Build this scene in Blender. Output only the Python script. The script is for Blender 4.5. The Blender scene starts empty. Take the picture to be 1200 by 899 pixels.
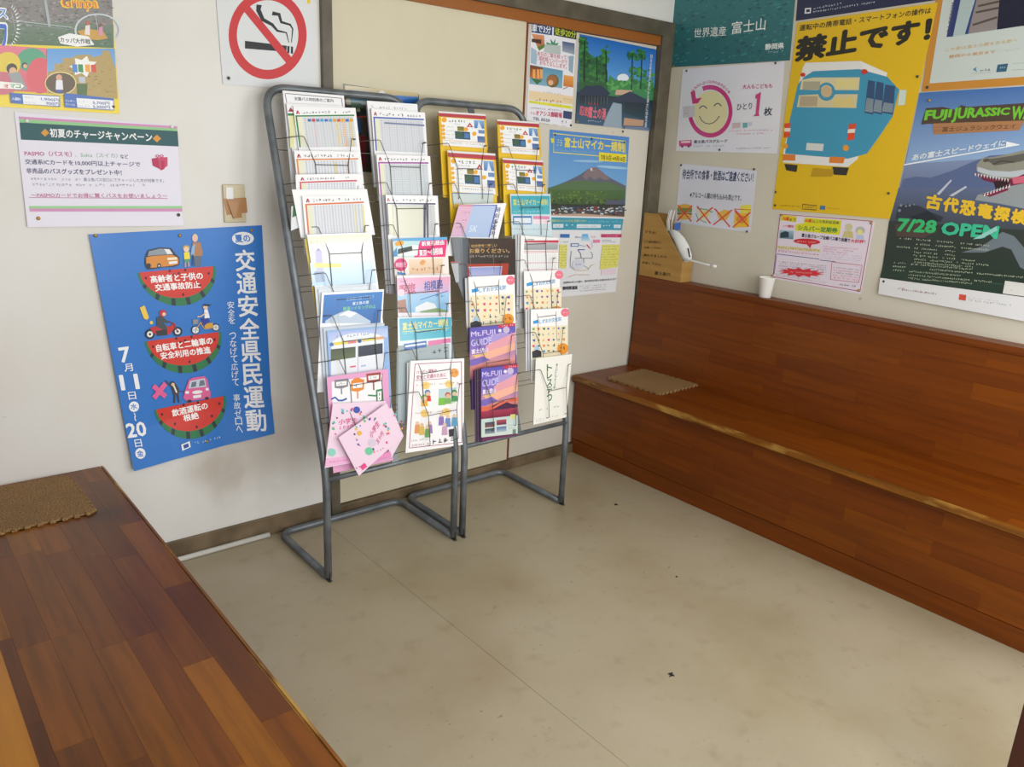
import bpy, bmesh, math, random
from mathutils import Vector, Matrix
random.seed(7)
SC = bpy.context.scene
COL = SC.collection
PI = math.pi

# ---------------------------------------------------------------- camera
CAM = Vector((-3.0686, -2.6016, 1.40888)); YAW, PITCH, ROLL, FPX = 0.70297, -0.28513, 0.04685, 932.11
_f = Vector((math.sin(YAW)*math.cos(PITCH), math.cos(YAW)*math.cos(PITCH), math.sin(PITCH)))
_r0 = Vector((math.cos(YAW), -math.sin(YAW), 0)); _u0 = _r0.cross(_f)
_r = _r0*math.cos(ROLL) + _u0*math.sin(ROLL); _u = -_r0*math.sin(ROLL) + _u0*math.cos(ROLL)
cd = bpy.data.cameras.new('camera'); cam = bpy.data.objects.new('camera', cd); COL.objects.link(cam)
cd.sensor_width = 36; cd.lens = 36*FPX/1200; cd.clip_start = .02; cd.clip_end = 100
cam.matrix_world = Matrix(((_r.x, _u.x, -_f.x, CAM.x), (_r.y, _u.y, -_f.y, CAM.y), (_r.z, _u.z, -_f.z, CAM.z), (0, 0, 0, 1)))
SC.camera = cam

# ---------------------------------------------------------------- world, lights, exposure
W = bpy.data.worlds.new('world'); SC.world = W; W.use_nodes = True
W.node_tree.nodes['Background'].inputs[0].default_value = (.80, .90, 1, 1)
W.node_tree.nodes['Background'].inputs[1].default_value = .75
def area(name, loc, target, sx, sy, power, col):
    l = bpy.data.lights.new(name, 'AREA'); l.shape = 'RECTANGLE'; l.size = sx; l.size_y = sy; l.energy = power; l.color = col
    o = bpy.data.objects.new(name, l); COL.objects.link(o); o.location = loc
    o.rotation_euler = (Vector(target)-Vector(loc)).to_track_quat('-Z', 'Y').to_euler()
    return o
area('daylight_entrance', (-2.28, -3.25, 1.45), (-2.0, 0, .9), 1.5, 2.0, 44, (1, .985, .96))
area('daylight_front_glazing', (-.66, -2.75, 1.45), (-1.0, 0, .95), 1.25, 1.5, 25, (1, .985, .955))
SC.view_settings.view_transform = 'Standard'; SC.view_settings.look = 'None'
SC.view_settings.exposure = 0.0; SC.view_settings.gamma = 1; SC.view_settings.use_curve_mapping = False

# ---------------------------------------------------------------- materials
def lin(h):
    h = h.lstrip('#'); o = []
    for i in (0, 2, 4):
        c = int(h[i:i+2], 16)/255; o.append(c/12.92 if c <= .04045 else ((c+.055)/1.055)**2.4)
    return (o[0], o[1], o[2], 1)
def mat(name, col='#808080', rough=.5, metal=0, coat=0):
    m = bpy.data.materials.new(name); m.use_nodes = True; b = m.node_tree.nodes['Principled BSDF']
    b.inputs['Base Color'].default_value = lin(col) if isinstance(col, str) else (*col, 1)
    b.inputs['Roughness'].default_value = rough; b.inputs['Metallic'].default_value = metal
    b.inputs['Coat Weight'].default_value = coat; b.inputs['Coat Roughness'].default_value = .15
    return m
def N(m, t, **kw):
    n = m.node_tree.nodes.new(t)
    for k, v in kw.items():
        if k in n.inputs: n.inputs[k].default_value = v
        else: setattr(n, k, v)
    return n
def L(m, a, b): m.node_tree.links.new(a, b)
def bsdf(m): return m.node_tree.nodes['Principled BSDF']
def noise(m, scale, detail=4, coord='pos', stretch=None, rough=.5):
    if coord == 'pos':
        g = N(m, 'ShaderNodeNewGeometry').outputs['Position']
    else: g = N(m, 'ShaderNodeTexCoord').outputs['Object']
    mp = N(m, 'ShaderNodeMapping'); L(m, g, mp.inputs['Vector'])
    if stretch: mp.inputs['Scale'].default_value = stretch
    n = N(m, 'ShaderNodeTexNoise'); n.inputs['Scale'].default_value = scale; n.inputs['Detail'].default_value = detail; n.inputs['Roughness'].default_value = rough
    L(m, mp.outputs[0], n.inputs['Vector']); return n, mp
def ramp(m, src, stops):
    r = N(m, 'ShaderNodeValToRGB'); e = r.color_ramp.elements
    while len(e) < len(stops): e.new(.5)
    for i, (p, c) in enumerate(stops):
        e[i].position = p; e[i].color = lin(c) if isinstance(c, str) else (c, c, c, 1)
    L(m, src, r.inputs['Fac']); return r
def mix(m, fac, a, b, mode='MIX'):
    x = N(m, 'ShaderNodeMix'); x.data_type = 'RGBA'; x.blend_type = mode
    for s, v in ((x.inputs[0], fac), (x.inputs[6], a), (x.inputs[7], b)):
        if hasattr(v, 'is_output'): L(m, v, s)
        elif isinstance(v, str): s.default_value = lin(v)
        else: s.default_value = v
    return x.outputs[2]
def bump(m, src, strength, dist=.002):
    b = N(m, 'ShaderNodeBump'); b.inputs['Strength'].default_value = strength; b.inputs['Distance'].default_value = dist
    L(m, src, b.inputs['Height']); L(m, b.outputs[0], bsdf(m).inputs['Normal'])

def wall_mat(name, base, dirty, lo):
    m = mat(name, base, .55)
    n1, _ = noise(m, 2.2, 5); r1 = ramp(m, n1.outputs[0], [(.46, 0.), (.78, .6)])
    c = mix(m, r1.outputs[0], base, dirty)
    # grime specks and smudges
    n2, _ = noise(m, 26, 3); r2 = ramp(m, n2.outputs[0], [(.70, 0.), (.78, .55)])
    n3, _ = noise(m, 3.1, 3); r3 = ramp(m, n3.outputs[0], [(.5, 0.), (.62, 1.)])
    mm = N(m, 'ShaderNodeMath', operation='MULTIPLY'); L(m, r2.outputs[0], mm.inputs[0]); L(m, r3.outputs[0], mm.inputs[1])
    c = mix(m, mm.outputs[0], c, lo)
    L(m, c, bsdf(m).inputs['Base Color'])
    n4, _ = noise(m, 60, 3); bump(m, n4.outputs[0], .12, .003)
    return m
M_plaster = wall_mat('painted_white_board', '#e0dfdb', '#d3cec2', '#8d8577')
# brown stain of the wall low down below the blue poster: dirt with a shape of its own
def add_patch(m, centre, radius, col, amt):
    g = N(m, 'ShaderNodeNewGeometry'); d = N(m, 'ShaderNodeVectorMath', operation='DISTANCE'); L(m, g.outputs['Position'], d.inputs[0]); d.inputs[1].default_value = centre
    n, _ = noise(m, 7, 5); a = N(m, 'ShaderNodeMath', operation='MULTIPLY_ADD'); L(m, n.outputs[0], a.inputs[0]); a.inputs[1].default_value = radius*1.3; L(m, d.outputs[1], a.inputs[2])
    r = ramp(m, a.outputs[0], [(radius*.75, amt), (radius*1.75, 0.)])
    i = bsdf(m).inputs['Base Color']; src = i.links[0].from_socket; L(m, mix(m, r.outputs[0], src, col), i)
add_patch(M_plaster, (-2.06, 0, .35), .22, '#a9957c', .4)
add_patch(M_plaster, (-2.2, 0, .30), .12, '#a08a70', .4)
M_wallB = wall_mat('painted_cream_wall', '#cdc8b9', '#bdb5a0', '#8a7f68')
M_doorL = wall_mat('cream_door_board', '#d0c9b0', '#bfb79b', '#9c9070')
M_doorR = wall_mat('pale_door_board', '#cfcabd', '#c1b9a4', '#9a9075')
M_ceil = mat('ceiling_white', '#d8d6ce', .8)
M_frame = mat('dark_taupe_frame', '#6b6455', .45)
n_, _ = noise(M_frame, 12, 4); L(M_frame, ramp(M_frame, n_.outputs[0], [(.3, '#4b4538'), (.7, '#645d4e')]).outputs[0], bsdf(M_frame).inputs['Base Color'])
M_base = mat('brown_baseboard', '#6b5a45', .5)
n_, _ = noise(M_base, 9, 4); L(M_base, ramp(M_base, n_.outputs[0], [(.3, '#53442f'), (.7, '#7e6c53')]).outputs[0], bsdf(M_base).inputs['Base Color'])
M_strip = mat('varnished_wood_strip', '#94571f', .4)
M_pipe = mat('white_plastic_conduit', '#cfcdc6', .35)
M_dark = mat('dark_red_brown_paint', '#3c140a', .35)
M_gapdark = mat('dark_gap', '#1c1a18', .7)

def floor_mat():
    m = mat('beige_vinyl', '#b3a98d', .33)
    n1, _ = noise(m, 1.6, 5); c = ramp(m, n1.outputs[0], [(.3, '#9a8b6d'), (.5, '#a89c83'), (.75, '#b2a790')]).outputs[0]
    n2, _ = noise(m, 11, 6, rough=.6); r2 = ramp(m, n2.outputs[0], [(.56, 0.), (.78, .35)]); c = mix(m, r2.outputs[0], c, '#7c6a4c')
    n3, _ = noise(m, 42, 4, stretch=(1, 1.7, 1)); r3 = ramp(m, n3.outputs[0], [(.66, 0.), (.74, .8)])
    n4, _ = noise(m, 2.6, 2); r4 = ramp(m, n4.outputs[0], [(.5, 0.), (.62, 1.)])
    mm = N(m, 'ShaderNodeMath', operation='MULTIPLY'); L(m, r3.outputs[0], mm.inputs[0]); L(m, r4.outputs[0], mm.inputs[1])
    c = mix(m, mm.outputs[0], c, '#6d6148')
    L(m, c, bsdf(m).inputs['Base Color'])
    rr = ramp(m, n2.outputs[0], [(.3, .27), (.8, .48)]); L(m, rr.outputs[0], bsdf(m).inputs['Roughness'])
    bump(m, n1.outputs[0], .2, .004)
    return m
M_floor = floor_mat()

def wood_mat(name, tones, rough=.28, axis='y', coat=.25, grain=.35):
    m = mat(name, '#804010', rough, coat=coat)
    oi = N(m, 'ShaderNodeObjectInfo')
    c = ramp(m, oi.outputs['Random'], [(i/(len(tones)-1), t) for i, t in enumerate(tones)]).outputs[0]
    st = {'y': (14, .8, 14), 'z': (14, 14, .8), 'x': (.8, 14, 14)}[axis]
    n1, mp = noise(m, 3.2, 6, stretch=st, rough=.6)
    ad = N(m, 'ShaderNodeMath', operation='MULTIPLY'); L(m, oi.outputs['Random'], ad.inputs[0]); ad.inputs[1].default_value = 37
    L(m, ad.outputs[0], mp.inputs['Location'])
    c = mix(m, ramp(m, n1.outputs[0], [(.35, grain*1.6), (.6, 0.)]).outputs[0], c, '#2c1200')
    n2, _ = noise(m, 5, 4); c = mix(m, ramp(m, n2.outputs[0], [(.5, 0.), (.8, grain)]).outputs[0], c, tones[0])
    L(m, c, bsdf(m).inputs['Base Color'])
    bump(m, n1.outputs[0], .08, .001); bsdf(m).inputs['Specular IOR Level'].default_value = .35
    return m
M_woodR = wood_mat('red_brown_varnished_wood', ['#6e3200', '#723500', '#773900', '#7c3e00', '#703300'], rough=.42, coat=.05, grain=.2)
M_woodL = wood_mat('orange_brown_varnished_wood', ['#643206', '#804606', '#703c08', '#8c5008', '#5a2b08', '#965a08', '#764206', '#6c3402'], rough=.36, coat=.1, grain=.25)
M_woodRail = wood_mat('varnished_rail_lit_tone', ['#a46a14', '#a46a14'], rough=.35, grain=.15)  # left bench rail: wood tone raised to paint in the light on its top
add_patch(M_woodL, (-2.62, -.36, .395), .07, '#30171a', .7)  # dark purple-brown patch on the left seat, towards the rack wall
M_woodE = wood_mat('worn_wood_edge', ['#8f5814', '#8a5210'], rough=.45)
n_, _ = noise(M_woodE, 16, 4, stretch=(1, .25, 1)); i_ = bsdf(M_woodE).inputs['Base Color']; L(M_woodE, mix(M_woodE, ramp(M_woodE, n_.outputs[0], [(.52, 0.), (.62, .8)]).outputs[0], i_.links[0].from_socket, '#c49a4c'), i_)

def cork_mat():
    m = mat('cork', '#8e6e42', .8); n1, _ = noise(m, 260, 3); n2, _ = noise(m, 12, 3)
    c = ramp(m, n1.outputs[0], [(.35, '#5f4425'), (.5, '#8b6a3f'), (.65, '#a88656')]).outputs[0]
    L(m, mix(m, ramp(m, n2.outputs[0], [(.45, 0.), (.8, .4)]).outputs[0], c, '#6e5331'), bsdf(m).inputs['Base Color']); bump(m, n1.outputs[0], .5, .001); return m
M_cork = cork_mat()
M_steel = mat('grey_painted_steel', '#7c8287', .38, .35)
n_, _ = noise(M_steel, 18, 4); L(M_steel, ramp(M_steel, n_.outputs[0], [(.35, '#60666b'), (.65, '#777d82')]).outputs[0], bsdf(M_steel).inputs['Base Color'])
M_wire = mat('chromed_wire', '#6b665f', .3, .8)
M_gusset = mat('dull_dark_steel', '#4d4a48', .5, .4)
M_pin_b = mat('brass_pin', '#b08a3e', .35, .6); M_pin_k = mat('dark_pin', '#4a4640', .4, .4); M_pin_w = mat('white_pin', '#e6e6e2', .3)
M_card = mat('brown_cardboard', '#a98246', .75)
n_, _ = noise(M_card, 5, 4, stretch=(1, 1, 8)); L(M_card, ramp(M_card, n_.outputs[0], [(.3, '#9c7638'), (.7, '#ae8748')]).outputs[0], bsdf(M_card).inputs['Base Color'])
M_white = mat('white_plastic', '#e4e6e6', .3); M_cup = mat('white_paper_cup', '#e8e6e0', .5); M_blue = mat('blue_plastic', '#4a72c0', .35)
M_plate = mat('ivory_plastic', '#c9bd9c', .3); M_tape = mat('brown_packing_tape', '#a97843', .3)
M_ink = mat('brown_marker_ink', '#35200c', .8)

def paper_mat(name, rough, coat):
    m = mat(name, '#ffffff', rough, coat=coat); a = N(m, 'ShaderNodeAttribute', attribute_name='Col'); L(m, a.outputs['Color'], bsdf(m).inputs['Base Color']); return m
M_paper = paper_mat('printed_paper', .55, .0)
M_gloss = paper_mat('glossy_printed_paper', .38, .12)
M_lam = paper_mat('laminated_paper', .16, .6)

# ---------------------------------------------------------------- geometry helpers
def link(name, me, m=None, parent=None):
    o = bpy.data.objects.new(name, me); COL.objects.link(o)
    if m and not me.materials: me.materials.append(m)
    if parent: o.parent = parent; o.matrix_parent_inverse = Matrix.Identity(4)
    return o
def tag(o, label, cat, group=None):
    o['label'] = label; o['category'] = cat
    if group: o['group'] = group
    return o
def mesh(name, vs, fs, m=None, parent=None, smooth=False):
    me = bpy.data.meshes.new(name); me.from_pydata([tuple(v) for v in vs], [], fs); me.update()
    if smooth:
        for p in me.polygons: p.use_smooth = True
    return link(name, me, m, parent)
def empty(name, loc=(0, 0, 0)):
    o = bpy.data.objects.new(name, None); COL.objects.link(o); o.location = loc; o.empty_display_size = .05; return o
def boxdata(x0, y0, z0, x1, y1, z1, bev=0):
    bm = bmesh.new(); bmesh.ops.create_cube(bm, size=1)
    for v in bm.verts: v.co = Vector(((x0+x1)/2+v.co.x*(x1-x0), (y0+y1)/2+v.co.y*(y1-y0), (z0+z1)/2+v.co.z*(z1-z0)))
    if bev: bmesh.ops.bevel(bm, geom=list(bm.edges), offset=bev, segments=2, affect='EDGES', profile=.5)
    return bm
def bmobj(name, bm, m=None, parent=None, smooth=False):
    me = bpy.data.meshes.new(name); bm.to_mesh(me); bm.free()
    if smooth:
        for p in me.polygons: p.use_smooth = True
    return link(name, me, m, parent)
def box(name, x0, y0, z0, x1, y1, z1, m, parent=None, bev=0): return bmobj(name, boxdata(x0, y0, z0, x1, y1, z1, bev), m, parent)
def struct(o): o['kind'] = 'structure'; return o

def fillet(pts, r, seg=6, closed=False):
    out = []; n = len(pts)
    for i, p in enumerate(pts):
        p = Vector(p)
        if not closed and i in (0, n-1): out.append(p); continue
        a = (Vector(pts[i-1])-p); b = (Vector(pts[(i+1) % n])-p)
        rr = min(r, a.length*.48, b.length*.48); A = p+a.normalized()*rr; B = p+b.normalized()*rr
        for k in range(seg+1):
            t = k/seg; out.append(A*(1-t)**2+p*2*t*(1-t)+B*t*t)
    return out
def tube_into(vs, fs, pts, rad, seg=8, closed=False, caps=True):
    pts = [Vector(p) for p in pts]; n = len(pts); base = len(vs); nrm = None
    for i, p in enumerate(pts):
        if closed: d = (pts[(i+1) % n]-pts[i-1]).normalized()
        else: d = (pts[min(i+1, n-1)]-pts[max(i-1, 0)]).normalized()
        if nrm is None: nrm = d.orthogonal().normalized()
        nrm = (nrm-d*nrm.dot(d)).normalized(); b = d.cross(nrm)
        for k in range(seg):
            a = 2*PI*k/seg; vs.append(p+nrm*math.cos(a)*rad+b*math.sin(a)*rad)
    rng = n if closed else n-1
    for i in range(rng):
        for k in range(seg):
            i2 = (i+1) % n; fs.append((base+i*seg+k, base+i*seg+(k+1) % seg, base+i2*seg+(k+1) % seg, base+i2*seg+k))
    if caps and not closed:
        fs.append(tuple(base+k for k in range(seg))[::-1]); fs.append(tuple(base+(n-1)*seg+k for k in range(seg)))
def tube(name, paths, rad, m, parent=None, seg=8, closed=False):
    vs, fs = [], []
    for p in paths: tube_into(vs, fs, p, rad, seg, closed)
    return mesh(name, vs, fs, m, parent, smooth=True)

# ---------------------------------------------------------------- pixel measurements of the photograph -> points on real planes
def ray(u, v): return _f + _r*((u-600)/FPX) + _u*((449.5-v)/FPX)
def hit(u, v, n, d):
    r = ray(u, v); t = (d-CAM.dot(n))/r.dot(n); return CAM+r*t

_glyph = {}
def glyphs(s, bold=0):
    k = s
    if k not in _glyph:
        c = bpy.data.curves.new('t', 'FONT'); c.body = s; c.resolution_u = 2; c.fill_mode = 'FRONT'; c.dimensions = '2D'
        o = bpy.data.objects.new('t', c); COL.objects.link(o)
        dg = bpy.context.evaluated_depsgraph_get(); dg.update(); me = bpy.data.meshes.new_from_object(o.evaluated_get(dg))
        vs = [(v.co.x, v.co.y) for v in me.vertices]; fs = [tuple(p.vertices) for p in me.polygons]
        bpy.data.objects.remove(o); bpy.data.curves.remove(c); bpy.data.meshes.remove(me)
        dims = (1, 1)
        if vs:
            x0 = min(v[0] for v in vs); x1 = max(v[0] for v in vs); y0 = min(v[1] for v in vs); y1 = max(v[1] for v in vs)
            vs = [((x-x0)/max(x1-x0, 1e-6), (y-y0)/max(y1-y0, 1e-6)) for x, y in vs]
            dims = (max(x1-x0, 1e-6), max(y1-y0, 1e-6))
        _glyph[k] = (vs, fs, dims)
    return _glyph[k]
def weights(bold):
    b = bold*.9
    if bold < .006: return [(0, 0)]
    if bold < .03: return [(-b, -b), (b, -b), (-b, b), (b, b)]
    return [(0, 0)]+[(b*math.cos(PI*k/4), b*math.sin(PI*k/4)) for k in range(8)]

class Sheet:
    """A printed sheet lying on a plane (n, d) of the place; its print is flat ink laid on it in thin layers."""
    def __init__(s, name, label, cat, plane, quad, paper='#f4f4f4', m=None, group=None, thick=.0006, warp=None, grid=(1, 1), corners=None, side=None):
        s.n, s.d = Vector(plane[0]), plane[1]; s.warp = warp; s.m = m or M_paper
        s.c = [Vector(c) for c in corners] if corners else [hit(u, v, s.n, s.d) for u, v in quad]        # TL TR BR BL
        s.ex = s.c[1]-s.c[0]; s.ey = s.c[3]-s.c[0]
        s.vx, s.vy, s.vs = 0, 0, 1; s.lv = .0005 if warp else .00025; s.V = []; s.F = []; s.C = []
        nx, ny = grid; vs, fs = [], []
        for j in range(ny+1):
            for i in range(nx+1):
                a, b = i/nx, j/ny
                p = s.c[0]*(1-a)*(1-b)+s.c[1]*a*(1-b)+s.c[2]*a*b+s.c[3]*(1-a)*b
                vs.append(p+s.n*s.w(p))
        k = len(vs); vs += [v-s.n*thick for v in vs]; id_ = lambda i, j: j*(nx+1)+i
        for j in range(ny):
            for i in range(nx):
                q = (id_(i, j), id_(i, j+1), id_(i+1, j+1), id_(i+1, j)); fs.append(q); fs.append(tuple(k+x for x in q[::-1]))
        rim = [(id_(i, 0), id_(i+1, 0)) for i in range(nx)]+[(id_(nx, j), id_(nx, j+1)) for j in range(ny)]+[(id_(i+1, ny), id_(i, ny)) for i in range(nx)][::-1]+[(id_(0, j+1), id_(0, j)) for j in range(ny)][::-1]
        for a, b in rim: fs.append((a, b, k+b, k+a))
        s.o = mesh(name, vs, fs, s.m); tag(s.o, label, cat, group)
        at = s.o.data.color_attributes.new('Col', 'FLOAT_COLOR', 'CORNER'); c = lin(paper); c2 = lin(side) if side else c
        for p in s.o.data.polygons:
            cc = c2 if p.index >= 2*nx*ny else c
            for l in p.loop_indices: at.data[l].color = cc
    def w(s, p):
        if not s.warp: return 0
        r = p-s.c[0]; return s.warp(r.dot(s.ex)/s.ex.length_squared, r.dot(s.ey)/s.ey.length_squared)
    def view(s, x, y, sc): s.vx, s.vy, s.vs = x, y, sc; return s
    def px(s, x, y): return (s.vx+x/s.vs, s.vy+y/s.vs)
    def pt(s, x, y):
        p = hit(*s.px(x, y), s.n, s.d); return p+s.n*(s.w(p)+s.lv)
    def add(s, pts, faces, cols, subdivide=True):
        b = len(s.V); s.V += [s.pt(x, y) for x, y in pts]
        for f in faces:
            s.F.append(tuple(b+i for i in f)); s.C.append([cols[i] for i in f] if isinstance(cols, list) else [cols]*len(f))
        s.lv += .00003
    def updir(s):
        # photographed direction of the sheet's own "up", at unit length
        a = s.c[3]; b = s.c[0]; A, B = s.proj(a), s.proj(b); d = Vector((B[0]-A[0], B[1]-A[1])); return d.normalized()
    def proj(s, p):
        v = p-CAM; z = v.dot(_f); return (600+FPX*v.dot(_r)/z, 449.5-FPX*v.dot(_u)/z)
    def quadpts(s, x1, y1, x2, y2, h, h2=None):
        u = s.updir(); h2 = h if h2 is None else h2
        return (x1, y1), (x2, y2), (x2+u.x*h2, y2+u.y*h2), (x1+u.x*h, y1+u.y*h)      # BL BR TR TL
    def B(s, x1, y1, x2, y2, h, col, col2=None, h2=None, nx=None):
        """band standing on the line (x1,y1)-(x2,y2); col2 = colour at its foot"""
        bl, br, tr, tl = s.quadpts(x1, y1, x2, y2, h, h2); return s.Q(tl, tr, br, bl, col, col2)
    def Q(s, tl, tr, br, bl, col, col2=None):
        nx = ny = 1
        if s.warp: e = 5.5*s.vs; nx = min(40, 1+int(math.dist(tl, tr)/e)); ny = min(50, 1+int(math.dist(tl, bl)/e))
        cA = lin(col); cB = lin(col2) if col2 else cA; pts, cs, fs = [], [], []
        for j in range(ny+1):
            for i in range(nx+1):
                a, b = i/nx, j/ny
                pts.append(tuple(tl[k]*(1-a)*(1-b)+tr[k]*a*(1-b)+br[k]*a*b+bl[k]*(1-a)*b for k in (0, 1)))
                cs.append(tuple(cA[k]*(1-b)+cB[k]*b for k in range(4)))
        for j in range(ny):
            for i in range(nx):
                p = j*(nx+1)+i; fs.append((p, p+nx+1, p+nx+2, p+1))
        s.add(pts, fs, cs)
    def P(s, pts, col):
        """polygon, ear-free: triangulated by bmesh-like tessellation"""
        from mathutils.geometry import tessellate_polygon
        tri = tessellate_polygon([[Vector((x, y, 0)) for x, y in pts]])
        tri = [t if (Vector(pts[t[1]])-Vector(pts[t[0]])).cross(Vector(pts[t[2]])-Vector(pts[t[0]])) < 0 else (t[0], t[2], t[1]) for t in tri]
        if s.warp:
            pts = [tuple(p) for p in pts]; out = []; todo = list(tri); e = 5.5*s.vs; mid = {}
            while todo:
                t = todo.pop(); d = [math.dist(pts[t[i]], pts[t[(i+1) % 3]]) for i in range(3)]; k = d.index(max(d))
                if d[k] < e: out.append(tuple(t)); continue
                a, b, c = t[k], t[(k+1) % 3], t[(k+2) % 3]; key = (min(a, b), max(a, b))
                if key not in mid: mid[key] = len(pts); pts.append(((pts[a][0]+pts[b][0])/2, (pts[a][1]+pts[b][1])/2))
                m_ = mid[key]; todo += [(a, m_, c), (m_, b, c)]
            tri = out
        s.add(pts, tri, lin(col))
    def D(s, x, y, rx, col, ry=None, rot=0, n=20, a0=0, a1=2*PI):
        ry = ry or rx; pts = []
        for k in range(n+1 if a1-a0 < 6.28 else n):
            a = a0+(a1-a0)*k/n; X, Y = rx*math.cos(a), ry*math.sin(a); pts.append((x+X*math.cos(rot)-Y*math.sin(rot), y+X*math.sin(rot)+Y*math.cos(rot)))
        s.P(pts, col)
    def R(s, x, y, r1, r2, col, k=1, rot=0, n=36, a0=0, a1=2*PI):
        """ring; k = height/width"""
        pts = []
        for i in range(n+1):
            a = a0+(a1-a0)*i/n
            for r in (r1, r2):
                X, Y = r*math.cos(a), r*k*math.sin(a); pts.append((x+X*math.cos(rot)-Y*math.sin(rot), y+X*math.sin(rot)+Y*math.cos(rot)))
        s.add(pts, [(2*i, 2*i+2, 2*i+3, 2*i+1) for i in range(n)], lin(col))
    def Ln(s, pts, w, col, w2=None):
        w2 = w if w2 is None else w2; out = []; n = len(pts)
        for i, p in enumerate(pts):
            a = Vector(pts[max(i-1, 0)]); b = Vector(pts[min(i+1, n-1)]); d = (b-a).normalized(); q = Vector((-d.y, d.x))*((w*(1-i/(n-1))+w2*i/(n-1))/2)
            out += [(p[0]+q.x, p[1]+q.y), (p[0]-q.x, p[1]-q.y)]
        s.add(out, [(2*i, 2*i+2, 2*i+3, 2*i+1) for i in range(n-1)], lin(col))
    def T(s, txt, x1, y1, x2, y2, h, col, bold=.012, h2=None, slant=0):
        bl, br, tr, tl = s.quadpts(x1, y1, x2, y2, h, h2); vs, fs, dm = glyphs(txt, bold)
        for wx, wy in weights(bold):
            wx /= dm[0]; wy /= dm[1]
            s.add([tuple(bl[k]*(1-a)*(1-b)+br[k]*a*(1-b)+tr[k]*a*b+tl[k]*(1-a)*b for k in (0, 1)) for a, b in ((a+wx, b+wy) for a, b in vs)], fs, lin(col)); s.lv -= .000022
    def VT(s, txt, x1, y1, x2, y2, w, col, bold=.012, fill=.9):
        """vertical text, one cell per character, centre line from (x1,y1) to (x2,y2)"""
        n = len(txt); dx, dy = (x2-x1)/n, (y2-y1)/n; r = s.rightdir(); lv = s.lv
        for i, ch in enumerate(txt):
            if ch in ' 　': continue
            cx, cy = x1+dx*(i+.5), y1+dy*(i+.5); vs, fs, dm = glyphs(ch, bold); L_ = math.hypot(dx, dy); u = Vector((-dx/L_, -dy/L_))*L_*fill/2; q = r*w/2
            if ch in 'ーへ〜～': q = q*.9
            if ch == 'ー': u = u*.8; vs = [(.5+(b-.5)*.25, a) for a, b in vs]
            if ch in '〜～': vs = [(.5+(b-.5)*.4, 1-a) for a, b in vs]
            s.lv = lv
            for wx, wy in weights(bold):
                s.add([(cx+q.x*(2*a-1)+u.x*(2*b-1), cy+q.y*(2*a-1)+u.y*(2*b-1)) for a, b in ((a+wx/dm[0], b+wy/dm[1]) for a, b in vs)], fs, lin(col)); s.lv -= .000022
    def rightdir(s):
        A, B = s.proj(s.c[0]), s.proj(s.c[1]); return Vector((B[0]-A[0], B[1]-A[1])).normalized()
    def S(s, x1, y1, x2, y2, h, col, n=None, dens=.85):
        """a row of characters too small to read: strokes only"""
        u = s.updir(); Lr = math.hypot(x2-x1, y2-y1); n = n or max(2, int(Lr/(h*1.05))); d = Vector(((x2-x1)/n, (y2-y1)/n)); lv = s.lv; lay = [([], []), ([], []), ([], [])]
        for i in range(n):
            if random.random() > dens: continue
            o = Vector((x1, y1))+d*i
            for k in range(random.choice((2, 3, 3))):
                if random.random() < .55: a, b = random.uniform(.02, .3), random.uniform(.6, .85); y = random.uniform(.05, .85); q = [(a, y), (b, y), (b, y+.15), (a, y+.15)]
                else: x = random.uniform(.1, .7); a, b = random.uniform(0, .3), random.uniform(.65, 1); q = [(x, a), (x+.14, a), (x+.14, b), (x, b)]
                pts, fs = lay[k]; base = len(pts); pts += [tuple(o+d*qx+u*h*qy) for qx, qy in q]; fs.append((base, base+1, base+2, base+3))
        for k, (pts, fs) in enumerate(lay):
            s.lv = lv+k*.000006
            if pts: s.add(pts, fs, lin(col))
        s.lv = lv+.00003
    def pins(s, lst):
        for x, y, k in lst:
            p = hit(*s.px(x, y), s.n, s.d); p = p+s.n*(s.w(p)+.0025)
            bm = bmesh.new(); bmesh.ops.create_uvsphere(bm, u_segments=10, v_segments=6, radius=.0052)
            rot = s.n.to_track_quat('Z', 'Y')
            for v in bm.verts: v.co.z *= .55; v.co = rot @ v.co; v.co += p
            bmobj('push_pin', bm, {'b': M_pin_b, 'k': M_pin_k, 'w': M_pin_w}[k], s.o, True)
        return s
    def done(s):
        if not s.F: return s.o
        me = bpy.data.meshes.new('print'); me.from_pydata([tuple(v) for v in s.V], [], s.F)
        at = me.color_attributes.new('Col', 'FLOAT_COLOR', 'CORNER'); buf = []
        for c in s.C:
            for q in c: buf += q
        at.data.foreach_set('color', buf); me.update()
        # make every printed facet face the reader
        bm = bmesh.new(); bm.from_mesh(me); bm.normal_update()
        for f in bm.faces:
            if f.normal.dot(s.n) < 0: f.normal_flip()
        bm.to_mesh(me); bm.free()
        link('print', me, s.m, s.o); return s.o

WA = lambda off=.0015: ((0, -1, 0), off)           # wall with the racks, y = 0
WB = lambda off=.0015: ((-1, 0, 0), off)           # wall with the long bench, x = 0

# ================================================================ THE SETTING
CZ = 2.55; XL, YF = -3.0875, -2.32          # ceiling height, far left wall, front wall
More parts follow.
